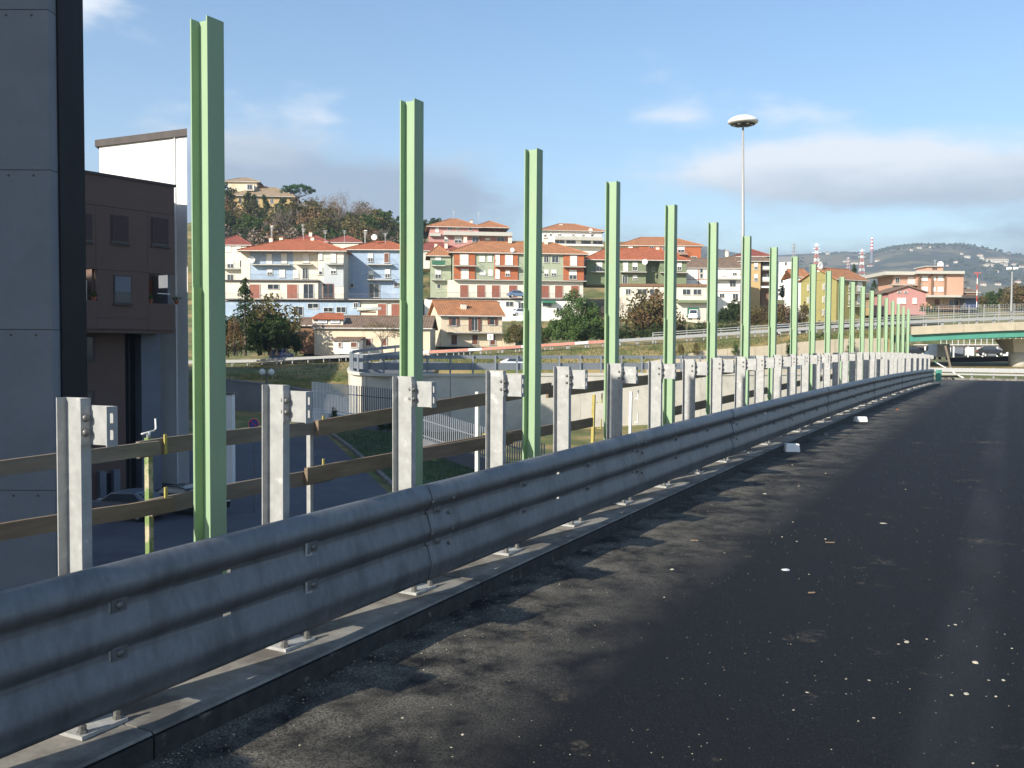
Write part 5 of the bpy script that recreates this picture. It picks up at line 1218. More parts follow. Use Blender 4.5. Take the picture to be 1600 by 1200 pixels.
# far left retaining wall in shade and lower street
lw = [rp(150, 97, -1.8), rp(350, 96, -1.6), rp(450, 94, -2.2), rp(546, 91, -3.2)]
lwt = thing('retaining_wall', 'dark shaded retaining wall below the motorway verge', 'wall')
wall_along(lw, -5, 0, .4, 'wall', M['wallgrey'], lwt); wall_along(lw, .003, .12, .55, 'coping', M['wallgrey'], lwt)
def sheet(pix, off, name, m, n=10):
    mb = MB(); g_ = [Vector(G(x, y, 0)) for x, y in pix]      # quad: nl, nr, fr, fl
    for i in range(n + 1):
        for j in range(n + 1):
            a = g_[0].lerp(g_[1], i / n); b = g_[3].lerp(g_[2], i / n); c = a.lerp(b, j / n)
            mb.v.append(cw(c.x, c.y, T(c.x, c.y) + off))
    for i in range(n):
        for j in range(n): a = i * (n + 1) + j; mb.f.append((a, a + 1, a + n + 2, a + n + 1))
    return struct(mb.build(name, m))
sheet([(-60, 900), (760, 900), (505, 676), (330, 676)], .05, 'street', M['street'], 14)
sheet([(642, 790), (860, 800), (640, 664), (512, 672)], .10, 'lawn', M['lawn'], 8)
ke = thing('street_kerb', 'pale stone kerb edging the lawn beside the lower street', 'kerb')
kp = [G(645, 792), G(600, 748), G(560, 712), G(532, 690), G(508, 674)]
kp = resample(smooth_path([tuple(p) for p in kp], 4), 1.2)
for a, b in zip(kp, kp[1:]):
    e = (Vector(b) - Vector(a)).normalized() * .01; wall_along([tuple(Vector(a) + e), tuple(Vector(b) - e)], -.1, .2, .3, 'kerb_stone', M['conc'], ke)
mb = MB(); c0 = [Vector(G(x, y)) for x, y in ((642, 785), (850, 790), (640, 664), (512, 672))]
for k in range(5000):
    u, v = R.random(), R.random(); c = c0[0].lerp(c0[1], u).lerp(c0[3].lerp(c0[2], u), v); z = T(c.x, c.y) + .09; q = R.random() * 3.14; n = len(mb.v)
    mb.v += [cw(c.x - .03 * cos(q), c.y - .03 * sin(q), z), cw(c.x + .03 * cos(q), c.y + .03 * sin(q), z), cw(c.x + R.gauss(0, .05), c.y + R.gauss(0, .05), z + R.uniform(.06, .2))]; mb.f.append((n, n + 1, n + 2))
gq = mb.build('lawn_grass', M['leafg']); gq['kind'] = 'stuff'; gq['label'] = 'short green grass of the lawn by the street'; gq['category'] = 'grass'
for x, y, b in ((596, 655, 672), (610, 652, 672), (668, 668, 690), (690, 672, 692)): plant('shrub', x, y, 70, base=b, seed=7, where=' at the back of the lawn', cat='shrub', group='shrubs behind the lawn', wide=.8)
plant('shrub', 521, 634, 77, base=652, seed=4, where=', leafy, at the foot of the white slat fence', cat='shrub', wide=.6)
def slat_fence(pa, pb, h, label, m, base='whiteb', step=.22):
    f = thing('slat_fence', label, 'fence'); a, b = Vector(pa), Vector(pb); n = int((b - a).length / step); mb = MB()
    for i in range(n + 1):
        p = a.lerp(b, i / n); q = cw(p.x, p.y, p.z); mb.box(q[0] - .035, q[0] + .035, q[1] - .02, q[1] + .02, q[2] + .5, q[2] + h)
    s = mb.build('slats', M[m], f); s['kind'] = 'stuff'
    for hh in (.75, h - .75): MB().beam(cw(a.x, a.y, a.z + hh), cw(b.x, b.y, b.z + hh), .05, .07).build('rail', M[m], f)
    MB().beam(cw(a.x, a.y, a.z + .1), cw(b.x, b.y, b.z + .1), .25, .9).build('plinth_wall', M[base], f)
def pz(px, py, d): return P(px, py, d)
slat_fence(pz(488, 652, 80), pz(557, 662, 75), 3.0, 'white slat fence on a low wall left of the ramp', 'white')
slat_fence(pz(558, 662, 75), pz(640, 672, 72), 3.0, 'backlit stretch of the white slat fence, coloured dark, before the curved ramp wall', 'wallgrey', 'wallgrey')  # dark colour stands for white slats seen against the light
slat_fence(pz(640, 690, 68), pz(850, 760, 58), 2.6, 'shaded stretch of the white slat fence, coloured blue-grey, descending beside the lawn', 'panelgrey', 'wallgrey')  # blue-grey puts the shade on the white slats into the colour
# ------------------------------------------------------------------ cars
def car(px, py, d, rot, paint, label, kind='hatch', z=None):
    r, _, zz = P(px, py, d); zz = T(r, d) + .06 if z is None else z
    o = thing('parked_car' if kind != 'van' else 'parked_van', label, 'car' if kind != 'van' else 'van', cw(r, d, zz), TH + rot)
    if kind == 'van': pr_ = [(-2.3, .35), (2.25, .35), (2.3, .9), (1.9, 1.15), (1.25, 2.0), (-2.2, 2.05), (-2.3, 1.9)]; cab = [(1.05, 1.2), (1.75, 1.15), (1.2, 1.85), (1.0, 1.85)]; w = .92
    else: pr_ = [(-2.0, .32), (2.0, .32), (2.05, .62), (1.85, .82), (.95, .95), (.35, 1.38), (-.2, 1.45), (-1.1, 1.42), (-1.75, 1.0), (-2.0, .92), (-2.05, .6)]; cab = [(-1.45, .98), (.82, .96), (.32, 1.32), (-1.0, 1.35)]; w = .82
    mb = MB(); n = len(pr_); cz = max(p[1] for p in pr_)
    for sx in (-1, -.93, .93, 1):
        for x, z_ in pr_:
            tum = .86 if z_ > 1.0 else 1; kk = .97 if abs(sx) == 1 else 1
            mb.v.append((x * kk, sx * w * tum, z_ if abs(sx) < 1 else z_ - (.03 if z_ > .9 else -.03)))
    for s in range(3):
        for i in range(n): j = (i + 1) % n; mb.f.append((s * n + i, s * n + j, (s + 1) * n + j, (s + 1) * n + i))
    mb.f += [tuple(range(n)), tuple(reversed(range(3 * n, 4 * n)))]
    mb.build('body', M[paint], o, fix=True)
    for s in (-1, 1):
        q = MB(); q.prism([(x, s * w * (.865 if z_ > 1.05 else .985), z_) for x, z_ in cab], (0, s * .03, 0)); q.build('side_window', M['glass'], o, fix=True)
        for x in (-1.25, 1.3):
            t = MB(); t.tube([(x, s * (w - .2), .31), (x, s * (w + .01), .31)], .31, 14); wl = t.build('wheel', M['tyre'], o); MB().tube([(x, s * (w + .011), .31), (x, s * (w + .02), .31)], .18, 10).build('rim', M['steel'], wl)
        for x, mm in ((2.0, 'white'), (-2.02, 'red')): MB().box(x - .05, x + .05, s * .62 - .15, s * .62 + .15, .66, .8).build('lamp', M[mm], o)
    if kind != 'van':
        MB().prism([(.92, -.6, .99), (.92, .6, .99), (.42, .55, 1.35), (.42, -.55, 1.35)], (.02, 0, .02)).build('windscreen', M['glass'], o, fix=True)
        MB().prism([(-1.68, -.6, 1.06), (-1.68, .6, 1.06), (-1.2, .55, 1.38), (-1.2, -.55, 1.38)], (-.02, 0, .02)).build('rear_window', M['glass'], o, fix=True)
    else: MB().prism([(1.86, -.7, 1.22), (1.86, .7, 1.22), (1.34, .65, 1.9), (1.34, -.65, 1.9)], (.03, 0, .02)).build('windscreen', M['glass'], o, fix=True)
    return o
car(196, 790, 48.5, 2.9, 'cars', 'white car parked below the brown wing, coloured darker for the shade')
car(296, 780, 50, -.4, 'cark', 'black car parked beside the white block')
car(440, 552, 121, 1.4, 'carb', 'blue car in the dark thicket by the farmhouse', z=P(440, 563, 121)[2])
car(815, 490, 183, .3, 'carw', 'white car parked below the orange and sage block', z=P(815, 494, 183)[2]); car(809, 462, 187, .2, 'carb', 'blue-grey car on the garage terrace', z=P(809, 465.2, 187)[2])
car(1085, 495, 188, -1.9, 'white', 'white van outside the green workshop door', 'van', z=P(1085, 500, 188)[2]); car(1230, 506, 120, .02, 'cark', 'black car driving on the motorway', z=3.55)
car(812, 562, 99, .1, 'carw', 'white car on the slip road behind the ramp guardrail', z=-.55)
car(1464, 566, 126, 1.5, 'white', 'white van standing in the yard beyond the road end', 'van', z=P(1464, 562, 126)[2])
for i, (x, k, p) in enumerate(((1425, 'hatch', 'cark'), (1548, 'hatch', 'cark'))):
    car(x, 558, 150, R.uniform(-.3, .3), p, ('black hatchback at the end of the post row', 'black hatchback parked before the stalls under the overpass')[i], k, z=P(x, 556, 150)[2])
# boat stored on the terrace
r, d, z = P(577, 489, 178); o = thing('boat', 'small white boat stored beside the farmhouse roof', 'boat', cw(r, d, z), TH + .1)
mb = MB(); N_ = 9
for i in range(N_):
    t = i / (N_ - 1); x = -2.2 + 4.4 * t; w = .85 * (1 - t ** 3) + .02; k = .12 * t * t
    mb.v += [(x, -w, 1.0 + k), (x, -w * .75, .45 + k * 2), (x, 0, .25 + k * 3), (x, w * .75, .45 + k * 2), (x, w, 1.0 + k)]
for i in range(N_ - 1):
    for j in range(4): a = i * 5 + j; mb.f.append((a, a + 1, a + 6, a + 5))
    mb.f.append((i * 5 + 4, i * 5, i * 5 + 5, i * 5 + 9))
mb.f.append((0, 1, 2, 3, 4)); mb.build('hull', M['white'], o, fix=True); MB().box(-.8, .5, -.45, .45, 1.0, 1.35).build('cabin', M['white'], o); MB().box(-1.6, 1.2, -.3, .3, 0, .3).build('cradle', M['brick'], o)
# ------------------------------------------------------------------ masts, lamps, signs
r, d, z = P(1160, 552, 96); o = thing('lamp_mast', 'tall grey mast with a white saucer-shaped lamp head', 'lamp mast', cw(r, d, -1.5)); hh = P(1155, 194, 96)[2] + 1.5
MB().tube([(0, 0, 0), (-.1, 0, hh * .5), (-.25, -.1, hh)], [.26, .19, .10], 12).build('mast', M['galv'], o, True)
hd = MB().lathe([(.3, -.05), (1.25, .02), (1.42, .10), (1.50, .22), (1.48, .34), (1.25, .56), (.8, .76), (.3, .85), (.02, .86)], 28, (-.25, -.1, hh)); hd.build('lamp_head', M['white'], o, True)
MB().lathe([(.25, -.12), (1.2, -.045), (1.2, -.01)], 24, (-.25, -.1, hh)).build('lamp_underside', M['dark'], o)
for k in range(6):
    a = k * pi / 3 + .3; MB().lathe([(.12, -.02), (.16, 0), (.16, .06)], 10, (-.25 + .85 * cos(a), -.1 + .85 * sin(a), hh - .13)).build('floodlight', M['steel'], o)
def small_lamp(px, yt, yb, d, label, name='street_lamp', head=.3):
    r, _, z0 = P(px, yb, d); z1 = P(px, yt, d)[2]; o = thing(name, label, 'street lamp', cw(r, d, z0)); q = MB().tube([(0, 0, 0), (0, 0, z1 - z0)], [.11, .07], 8); q.build('pole', M['galv'], o)
    MB().box(-.1, head * 2, -.15, .15, z1 - z0, z1 - z0 + .15).build('lamp_head', M['white'], o)
small_lamp(424, 354, 395, 224, 'street lamp rising behind the blue roof, left', head=.35); small_lamp(570, 361, 395, 226, 'street lamp rising behind the blue roof, right', head=.35)
r, d, z = P(1580, 486, 170); o = thing('lamp_mast', 'grey mast with a crown of floodlights beyond the overpass', 'lamp mast', cw(r, d, P(1580, 486, 170)[2])); hh = P(1580, 420, 170)[2] - z
MB().tube([(0, 0, 0), (0, 0, hh)], [.2, .1], 8).build('mast', M['galv'], o)
for k in range(6): a = k * pi / 3; MB().box(.7 * cos(a) - .22, .7 * cos(a) + .22, .7 * sin(a) - .22, .7 * sin(a) + .22, hh - .1, hh + .25).build('floodlight', M['white'], o)
r, d, z = P(1526, 480, 200); o = thing('striped_pole', 'red and white striped pole with a crossbar beside the shop', 'pole', cw(r, d, z))
for k in range(6):
    z0, z1 = P(1526, 480 - k * 9, 200)[2] - z, P(1526, 471 - k * 9, 200)[2] - z; MB().tube([(0, 0, z0), (0, 0, z1)], .08, 8).build('band', M['white' if k % 2 == 0 else 'red'], o)
MB().box(-.7, .7, -.04, .04, z1 - .12, z1).build('crossbar', M['red'], o)
# globe lamps
r, d, z = P(417, 640, 74); o = thing('globe_lamp', 'twin globe street lamp in front of the dark retaining wall', 'street lamp', cw(r, d, T(r, d)), TH); hh = P(417, 583, 74)[2] - T(r, d)
MB().tube([(0, 0, 0), (0, 0, hh)], .05, 8).build('pole', M['iron'], o); MB().box(-.35, .35, -.03, .03, hh - .2, hh - .14).build('crossarm', M['iron'], o)
for s in (-1, 1): MB().lathe([(.03, -.26), (.18, -.18), (.26, 0), (.18, .18), (.03, .26)], 14, (s * .35, 0, hh + .08)).build('globe', M['pale'], o, True)
# no-parking sign and white pillar
r, d, z = P(397, 700, 50); zz = T(r, d); o = thing('no_parking_sign', 'round no-parking sign with red ring on a dark post', 'road sign', cw(r, d, zz), TH); hh = P(397, 662, 50)[2] - zz
MB().tube([(0, 0, 0), (0, 0, hh + .3)], .03, 8).build('pole', M['iron'], o)
def disc(rad, y, m, nm_):
    q = MB().lathe([(rad, 0), (rad, .01)], 24); q.v = [(a, y - c, hh + b) for a, b, c in q.v]; q.build(nm_, M[m], o)
disc(.30, -.03, 'white', 'sign_back'); disc(.285, -.042, 'red', 'red_ring'); disc(.21, -.054, 'bluep', 'blue_disc')
MB().box(-.2, .2, -.072, -.066, -.03, .03, Matrix.Translation((0, 0, hh)) @ Matrix.Rotation(.785, 4, 'Y')).build('red_bar', M['red'], o)
r, d, z = P(356, 700, 56); zz = T(r, d); o = thing('gate_pillar', 'white plastered pillar right of the first green post', 'pillar', cw(r, d, zz), TH); hh = P(356, 616, 56)[2] - zz
MB().box(-.35, .35, -.3, .3, 0, hh).build('shaft', M['whiteb'], o); MB().box(-.42, .42, -.37, .37, hh, hh + .1).build('cap', M['conc'], o)
def text_mesh(s, size, m, parent, loc, name):
    cu = bpy.data.curves.new(name, 'FONT'); cu.body = s; cu.size = size; cu.align_x = 'CENTER'; cu.align_y = 'CENTER'; cu.extrude = .006
    t = bpy.data.objects.new(name, cu); COL.objects.link(t); bpy.context.view_layer.update()
    me = bpy.data.meshes.new_from_object(t.evaluated_get(bpy.context.evaluated_depsgraph_get())); bpy.data.objects.remove(t)
    me.materials.clear(); me.materials.append(m); q = obj(name, me, parent, loc); q.rotation_euler = (pi / 2, 0, 0); return q
r, d, z = P(766, 548, 126.5); o = thing('distance_sign', 'square white sign reading 5 in front of the yellow house', 'road sign', cw(r, d, z), TH); hz = P(766, 526.5, 126.5)[2] - z; s_ = 4.6 * 126.5 / FPX
MB().box(-s_, s_, -.03, .03, hz - s_, hz + s_).build('panel', M['white'], o); MB().tube([(0, .06, -.6), (0, .06, hz)], .05, 8).build('pole', M['galv'], o); text_mesh('5', s_ * 1.9, M['blackp'], o, (0, -.04, hz), 'digit')
# pylons, chimney
def pylon(px, yt, yb, d, label, wpx, striped=True):
    r, _, z0 = P(px, yb, d); z1 = P(px, yt, d)[2]; H_ = z1 - z0; w = wpx * d / FPX / 2; o = thing('lattice_pylon', label, 'pylon', cw(r, d, z0), TH); n = 9; th = .009 * H_
    for k in range(n):
        a, b = k / n, (k + 1) / n; wa, wb = w * (1 - .85 * a), w * (1 - .85 * b); mb = MB()
        for sx, sy in ((-1, -1), (1, -1), (1, 1), (-1, 1)): mb.beam((sx * wa, sy * wa, a * H_), (sx * wb, sy * wb, b * H_), th, th)
        for s in (-1, 1):
            mb.beam((-wa, s * wa, a * H_), (wb, s * wb, b * H_), th * .7, th * .7); mb.beam((wa, s * wa, a * H_), (-wb, s * wb, b * H_), th * .7, th * .7)
            mb.beam((s * wa, -wa, a * H_), (s * wb, wb, b * H_), th * .7, th * .7)
        mb.build('lattice_section', M['palered' if (k % 2 == 0) == (n % 2 == 0) and striped else ('white' if striped else 'galv')], o)
    for k, hh in enumerate((.72, .84, .95)):
        m_ = MB(); aw = w * (1.5 - .25 * k); m_.beam((-aw, 0, hh * H_), (aw, 0, hh * H_), th * 1.2, th * 1.6); m_.build('cross_arm', M['white' if striped else 'galv'], o)
pylon(1275, 380, 432, 620, 'red and white lattice pylon above the olive house', 9); pylon(1346, 389, 434, 760, 'red and white lattice pylon beyond the olive roof', 8); pylon(1325, 402, 424, 1100, 'small red and white pylon far off behind the olive roof', 5)
pylon(1240, 380, 425, 900, 'faint grey lattice pylon behind the white block', 7, False)
r, d, z = P(1362, 405, 2050); o = thing('factory_chimney', 'tall grey chimney with red and white bands on the far hill', 'chimney', cw(r, d, z - 8)); hh = P(1361, 371, 2050)[2] - z + 8
MB().tube([(0, 0, 0), (0, 0, hh * .48)], [3.6, 3.2], 16).build('shaft', M['panelgrey'], o)
for k in range(8):
    a, b = .48 + .065 * k, .48 + .065 * (k + 1); MB().tube([(0, 0, hh * a), (0, 0, hh * b)], [3.2 - .04 * k * 4, 3.2 - .04 * (k + 1) * 4], 16).build('band', M['red' if k % 2 == 0 else 'white'], o)
# far houses on the hill
def far_house(px, py, w, h, rot, rm, label, grp, long=1.0):
    X, fw, zz = ray(px, py); best = None
    for d in range(1000, 3100, 20):
        t = d / fw
        if EYE + zz * t < far_z(X * t, d): best = d; break
    d = best or 2600; r = X * d / fw; z = far_z(r, d); k = d / FPX; W, H_ = w * k, h * k
    o = thing('far_house', label, 'house', cw(r, d, z - 2), TH + rot, grp)
    D_ = min(W * .6, 16)
    MB().box(-W / 2, W / 2, -D_ / 2, D_ / 2, 0, H_ + 2).build('wall', M['creamw'], o)
    mb = MB(); e = .8; mb.v = [(-W / 2 - e, -D_ / 2 - e, H_ + 2), (W / 2 + e, -D_ / 2 - e, H_ + 2), (W / 2 + e, D_ / 2 + e, H_ + 2), (-W / 2 - e, D_ / 2 + e, H_ + 2), (-W / 2 + D_ * .4, 0, H_ + 2 + D_ * .25), (W / 2 - D_ * .4, 0, H_ + 2 + D_ * .25)]
    mb.f = [(0, 1, 5, 4), (1, 2, 5), (2, 3, 4, 5), (3, 0, 4), (0, 3, 2, 1)]; mb.build('roof', M[rm], o)
    n = max(2, int(W / 5))
    for i in range(n): MB().box(-W / 2 + (i + .35) * W / n, -W / 2 + (i + .65) * W / n, -D_ / 2 - .05, -D_ / 2 - .01, 2 + H_ * .4, 2 + H_ * .75).build('window', M['glass'], o)
far_house(1556, 411, 34, 5, 0, 'tiletan', 'long pale factory on the far hillside', None); far_house(1568, 417, 10, 4, .2, 'tile2', 'bright white house below the long factory', None)
for x, y, w in ((1424, 392, 4), (1437, 389, 6), (1455, 388, 5), (1503, 398, 4), (1511, 404, 8), (1531, 401, 8), (1534, 405, 6), (1585, 415, 8), (1596, 418, 10), (1493, 413, 6), (1557, 428, 6), (1372, 410, 8), (1360, 417, 9), (1347, 414, 5), (1335, 414, 10), (1536, 447, 8), (1559, 447, 8), (1590, 442, 8), (1480, 417, 4), (1320, 410, 5), (1605, 424, 8), (1545, 417, 14), (1293, 397, 5), (1575, 399, 4)):
    far_house(x, y, w, R.uniform(2.2, 3.2), R.uniform(-.3, .3), R.choice(('tile2', 'tile', 'tiletan')), 'tiny white house with red roof scattered on the far hill', 'houses on the far hill')
for x, y in ((1398, 470), (1380, 466), (1372, 474)): far_house(x - 8, y - 8, 14, 6, .1, 'tile2', 'pale distant house seen between the olive house and the flat block', 'distant houses between the blocks')
# far woods: tree clumps on the skyline and slopes
mb = MB(); rr = random.Random(5)
for k in range(5200):
    px = rr.uniform(1060, 1680); d = rr.choice((rr.uniform(1300, 3000), rr.uniform(2850, 3010))); r = (px - 800) / FPX * d
    if sin(r * .011 + 2) + sin(d * .008 + r * .004) + sin(r * .004 - d * .011) < (.1 if d < 2850 else .5 - (1 if 1385 < px < 1470 or 1285 < px < 1325 else 0)): continue
    z = far_z(r, d); h = rr.uniform(4, 9); w = rr.uniform(2.5, 6); n = len(mb.v)
    for i in range(5):
        a = i * 1.2566 + rr.random(); mb.v.append(cw(r + w * cos(a), d + w * sin(a), z + h * rr.uniform(.15, .6)))
    mb.v.append(cw(r + rr.gauss(0, 1), d + rr.gauss(0, 1), z + h)); mb.v.append(cw(r, d, z - 1))
    for i in range(5): mb.f.append((n + i, n + (i + 1) % 5, n + 5)); mb.f.append((n + (i + 1) % 5, n + i, n + 6))
q = mb.build('far_wood', M['leafd']); q['kind'] = 'stuff'; q['label'] = 'dark woods scattered over the far hill'; q['category'] = 'wood'
# ------------------------------------------------------------------ road end: cross barrier, yard, props
ce = [(-8, 91.5), (4, 89.5), (16, 87), (34, 83)]
def w2c(x, y): return (x * CT + y * ST, -x * ST + y * CT)
cb = [w2c(x, y) + (prof(y) + .01,) for x, y in ce]
ks = thing('end_kerb', 'pale concrete kerb under the barrier at the end of the asphalt', 'kerb')
for a, b in zip(resample(cb, 2.0), resample(cb, 2.0)[1:]): wall_along([a, b], -.4, .16, .35, 'kerb_stone', M['conc'], ks)
guard([(p[0], p[1], p[2] + .16) for p in cb], 'galvanised guardrail crossing the end of the asphalt', 1.7, ((.25, .38, .06), (.5, .85, .08)), .88, o=-.1)
sh = [w2c(x, y) for x, y in ((-16, 100), (40, 92))]
yb_ = thing('market_canopy', 'long dark canopy roof over white stalls beyond the road end', 'canopy')
ra, rb_ = P(1428, 545, 165), P(1605, 545, 160)
MB().beam(cw(ra[0], 165, P(1430, 541.5, 165)[2]), cw(rb_[0], 160, P(1600, 540.5, 160)[2]), 6, .35).build('roof', M['dark'], yb_)
for k in range(9):
    t = k / 8; r_, d_ = ra[0] + (rb_[0] - ra[0]) * t, 162.5 - 5 * t + 0; zt_ = P(1500, 541.5, d_)[2]; MB().tube([cw(r_, d_ - 2, T(r_, d_) - .5), cw(r_, d_ - 2, zt_)], .12, 6).build('post', M['white'], yb_)
for k in range(8):
    x = 1440 + k * 19; r_, d_, z_ = P(x, 556, 168); o = thing('market_stall', 'white stall unit standing under the long dark canopy', 'stall', cw(r_, d_, z_), TH, 'stalls under the canopy'); w = R.uniform(.6, 1.0)
    MB().box(-w, w, 0, 1.2, 0, 1.5).build('counter', M['white' if k % 3 else 'panelgrey'], o); MB().box(-w - .1, w + .1, -.2, 1.4, 1.9, 2.0).build('awning', M['whiteb'], o); [MB().box(sx * w - .04, sx * w + .04, 0, .08, 1.5, 1.9).build('awning_post', M['steel'], o) for sx in (-1, 1)]
o = thing('hedge_fence', 'row of thin white poles carrying wires behind the overpass', 'fence')
for k in range(16):
    x = 1470 + k * 9; r_, d_, z_ = P(x, 541, 172); z2 = P(x, 522, 172)[2]; MB().tube([cw(r_, d_, z_), cw(r_, d_, z2)], .06, 5).build('post', M['steel'], o)
for hh in (525, 530, 536):
    a, b = P(1470, hh, 172), P(1605, hh, 172); MB().beam(cw(a[0], 172, a[2]), cw(b[0], 172, b[2]), .03, .03).build('wire', M['steel'], o)
rows2 = []
for k in range(14):
    x = 1410 + k * 18; rows2.append([P(x, 541, 176), P(x, 519, 186)])
bank(rows2, 'yard_bank')
dk_ = thing('yard_wall', 'low dark wall between the road end and the yard', 'wall')
a, b = P(1484, 561, 118), P(1620, 559, 118); MB().beam(cw(a[0], 118, a[2] - .1), cw(b[0], 118, b[2] - .1), .3, .6).build('wall', M['darkclad'], dk_)
# props and timber lying at the end of the guardrail
def Rp(px, py):
    X, fw, z = ray(px, py); wx, wy = X * CT - fw * ST, X * ST + fw * CT; t = 1.0
    while t < 150 and EYE + z * t > prof(wy * t): t += .02
    return Vector((wx * t, wy * t, prof(wy * t)))
def at_dist(px, py, ref):                       # pixel on the vertical plane through ref facing the camera
    d_ = -ref.x * ST + ref.y * CT; r_, _, z_ = P(px, py, d_); return Vector(cw(r_, d_, z_))
b0 = Rp(1506, 592); o = tag(obj('leaning_pole', None), 'white and green pole leaning from the guardrail end to the asphalt', 'pole'); e = at_dist(1463, 567, b0) + Vector((-.0, .5, 0))
MB().tube([b0 + Vector((0, 0, .05)), e], .055, 8).build('pipe', M['white'], o); MB().tube([b0 + Vector((0, 0, .05)), b0 + (e - b0).normalized() * .25 + Vector((0, 0, .05))], .085, 8).build('end_collar', M['pale'], o); MB().tube([e, e + (e - b0).normalized() * .2], .06, 8).build('green_end', M['girder'], o)
b1 = Rp(1489, 590); o = tag(obj('leaning_board', None), 'grey-green board propped upright at the end of the guardrail', 'board'); e = at_dist(1477, 540, b1)
MB().beam(b1, e, .22, .06, (0, 1, 0)).build('plank', M['plank2'], o)
b2 = Rp(1580, 589); o = tag(obj('long_timber', None), 'long brown timber sloping from the guardrail end onto the asphalt', 'timber'); e = at_dist(1482, 571, Rp(1500, 585)); MB().beam(b2 + Vector((0, 0, .06)), e, .12, .1).build('beam', M['plank'], o)
o = tag(obj('trestle', None), 'black low trestle frame at the foot of the leaning pole', 'trestle'); q0, q1 = Rp(1466, 594), Rp(1497, 593)
MB().beam(q0 + Vector((0, 0, .28)), q1 + Vector((0, 0, .28)), .1, .12).build('bar', M['darkclad'], o)
for k in range(4): p = q0.lerp(q1, (k + .2) / 3.5); MB().beam(p + Vector((-.12, 0, 0)), p + Vector((0, 0, .28)), .05, .05).build('leg', M['darkclad'], o); MB().beam(p + Vector((.12, .1, 0)), p + Vector((0, 0, .28)), .05, .05).build('leg', M['darkclad'], o)
o = tag(obj('bent_end_plate', None), 'dented green end plate closing the guardrail', 'plate'); p = Vector((-3.45, S0 + DP * 38.4, prof(54) + KH)); mb = MB()
for i in range(7): mb.v += [(p.x + .05 * i, p.y + .03 * sin(i), p.z + .12), (p.x + .05 * i, p.y + .06 * cos(i), p.z + .72)]
for i in range(6): mb.f.append((2 * i, 2 * i + 1, 2 * i + 3, 2 * i + 2))
mb.build('sheet', M['girder'], o)
p = Rp(1548, 577); o = thing('marker_stick', 'thin pale stick standing beside the cross barrier', 'stick', p); MB().tube([(0, 0, 0), (.15, .1, 1.3)], .03, 6).build('rod', M['steel'], o)
# ------------------------------------------------------------------ debris on the asphalt
def rock(px, py, wpx, hpx, label, name='rubble_block', m='chip', grp=None, seed=0):
    p = Rp(px, py); d_ = -p.x * ST + p.y * CT; k = d_ / FPX; rr = random.Random(seed + int(px)); w, h = wpx * k * .38, hpx * k * .4
    mb = MB(); mb.lathe([(.55, 0), (1.0, .12), (.96, .55), (.72, .92), (.3, 1.0)], 7)
    mb.v = [(x * w * rr.uniform(.8, 1.15), y * w * .75 * rr.uniform(.8, 1.15), z * h * rr.uniform(.85, 1.1)) for x, y, z in mb.v]
    q = mb.mesh(name, M[m]); o = obj(name, q, None, p - Vector((0, 0, .004)), rr.random() * 6); return tag(o, label, 'rubble', grp)
def slabstone(px, py, w, dp, h, rot, label):
    p = Rp(px, py); mb = MB(); mb.box(-w / 2, w / 2, -dp / 2, dp / 2, 0, h)
    mb.v = [(x * (.82 if z > 0 else 1) + R.uniform(-.01, .01), y * (.75 if z > 0 else 1) + R.uniform(-.01, .01), z) for x, y, z in mb.v]
    o = obj('stone_block', mb.mesh('stone_block', M['whiteb']), None, p, rot); m_ = o.modifiers.new('bevel', 'BEVEL'); m_.width = .015; m_.segments = 2; return tag(o, label, 'stone')
slabstone(1237, 706, .26, .16, .14, .5, 'pale stone block lying against the kerb'); slabstone(1345, 659, .30, .18, .12, .6, 'second pale stone block farther along the kerb')
rock(1290, 680, 11, 8, 'grey stone lump between the two pale blocks', m='conc'); rock(1228, 891, 19, 7, 'crumpled whitish scrap lying mid-lane', 'scrap', 'steel'); rock(912, 861, 13, 9, 'grey stone chip beside the kerb', m='conc')
rock(1402, 640, 7, 4, 'small reddish stone at the kerb', m='pot')
spots = [(1417, 1004, 14, 7), (1404, 1007, 8, 4), (1448, 1000, 8, 4), (1493, 977, 9, 4), (1482, 978, 7, 3), (1524, 1036, 15, 9), (1487, 1088, 10, 5), (1510, 1086, 15, 6), (1556, 1090, 8, 6), (1568, 1063, 12, 5), (1545, 1063, 7, 4), (1322, 1062, 7, 4), (1358, 1064, 9, 4), (1240, 1110, 8, 4), (1261, 1082, 9, 4), (1322, 1086, 9, 3), (1365, 1122, 8, 4), (1341, 1127, 6, 4), (1193, 1104, 5, 3), (1284, 1034, 5, 3), (1520, 1165, 7, 3), (1416, 1190, 9, 3), (1581, 1014, 6, 4), (1526, 1010, 5, 3), (1570, 992, 5, 3), (1264, 898, 5, 3), (1245, 846, 5, 3), (1239, 816, 5, 3), (1290, 843, 6, 4), (1222, 839, 5, 3), (1380, 818, 15, 3), (1238, 727, 4, 3), (1248, 760, 4, 3), (1038, 934, 5, 4), (1132, 864, 4, 3), (923, 923, 4, 3), (1195, 772, 10, 3), (1290, 740, 5, 3), (1415, 765, 4, 3), (365, 1150, 8, 5), (312, 1170, 7, 4), (629, 1124, 8, 5), (705, 1169, 9, 4), (723, 1149, 9, 6), (845, 1120, 5, 3), (1050, 890, 12, 4), (1330, 1085, 5, 3), (1488, 1051, 5, 3), (1545, 1170, 5, 3)]
for i, (x, y, w, h) in enumerate(spots): rock(x, y, w, h, 'small pale plaster chip lying on the asphalt', 'plaster_chip', 'chip', 'plaster chips on the asphalt', i)
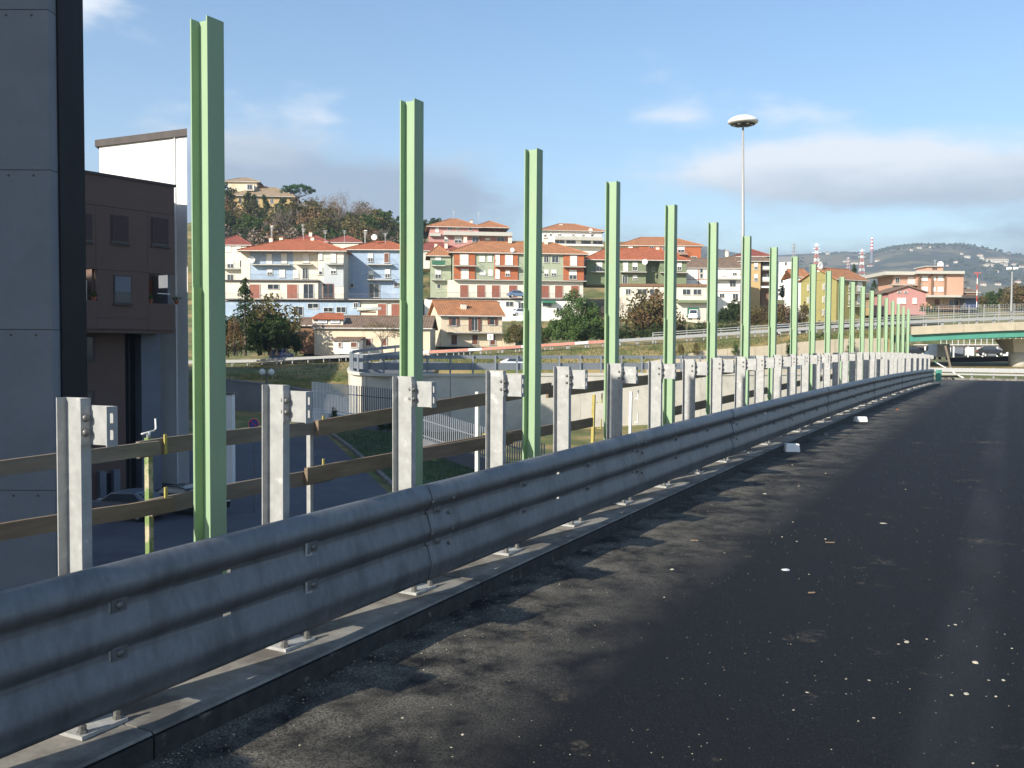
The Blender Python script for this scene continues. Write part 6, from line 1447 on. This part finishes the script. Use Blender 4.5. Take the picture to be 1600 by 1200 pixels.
for px, py, l, a in ((1297, 849, .08, .3), (1085, 846, .07, .1), (1268, 928, .05, .5)):
    p = Rp(px, py); mb = MB().beam((-l / 2, 0, .008), (l / 2, 0, .010), .011, .008); tag(obj('wood_splinter', mb.mesh('wood_splinter', M['plank']), None, p, a), 'thin brown wood splinter lying on the asphalt', 'splinter', 'wood splinters on the asphalt')
mb = MB(); rr = random.Random(9)
def grit(x, y, s):
    z = prof(y); n = len(mb.v)
    for i in range(4):
        a = i * 1.57 + rr.random(); mb.v.append((x + s * cos(a), y + s * sin(a), z + s * .1))
    mb.v.append((x, y, z + s * rr.uniform(.5, 1))); 
    for i in range(4): mb.f.append((n + i, n + (i + 1) % 4, n + 4))
for k in range(4200):
    y = 1.5 + 45 * rr.random() ** 1.9; x = rr.uniform(-3.3, 3.0); grit(x, y, rr.uniform(.0012, .0042) * (1 + y * .03))
for k in range(1500):
    y = 2.2 + 40 * rr.random() ** 1.6; grit(-3.36 + abs(rr.gauss(0, .16)), y, rr.uniform(.002, .007))
for cx, cy, sd, n_ in ((.42, 3.75, .22, 160), (.1, 4.0, .25, 120), (.75, 4.2, .3, 90), (-.4, 3.5, .25, 110)):
    for k in range(n_): grit(cx + rr.gauss(0, sd), cy + rr.gauss(0, sd), rr.uniform(.002, .008))
q = mb.build('grit', M['grit']); q['kind'] = 'stuff'; q['label'] = 'fine pale grit scattered over the asphalt and along the kerb'; q['category'] = 'grit'
# ------------------------------------------------------------------ haze
def build_haze():
    m = bpy.data.materials.new('haze_air'); m.use_nodes = True; nt = m.node_tree
    for n in list(nt.nodes): nt.nodes.remove(n)
    out = nt.nodes.new('ShaderNodeOutputMaterial'); v = nt.nodes.new('ShaderNodeVolumePrincipled')
    v.inputs['Color'].default_value = (.80, .88, 1.0, 1); v.inputs['Density'].default_value = 0.00031; v.inputs['Anisotropy'].default_value = 0.3
    nt.links.new(v.outputs[0], out.inputs['Volume'])
    mb = MB().box(-8500, 8500, -2500, 7500, -20, 345); o = mb.build('haze', m); o['kind'] = 'stuff'; o['label'] = 'thin bluish air haze over the valley'; o['category'] = 'haze'
build_haze()
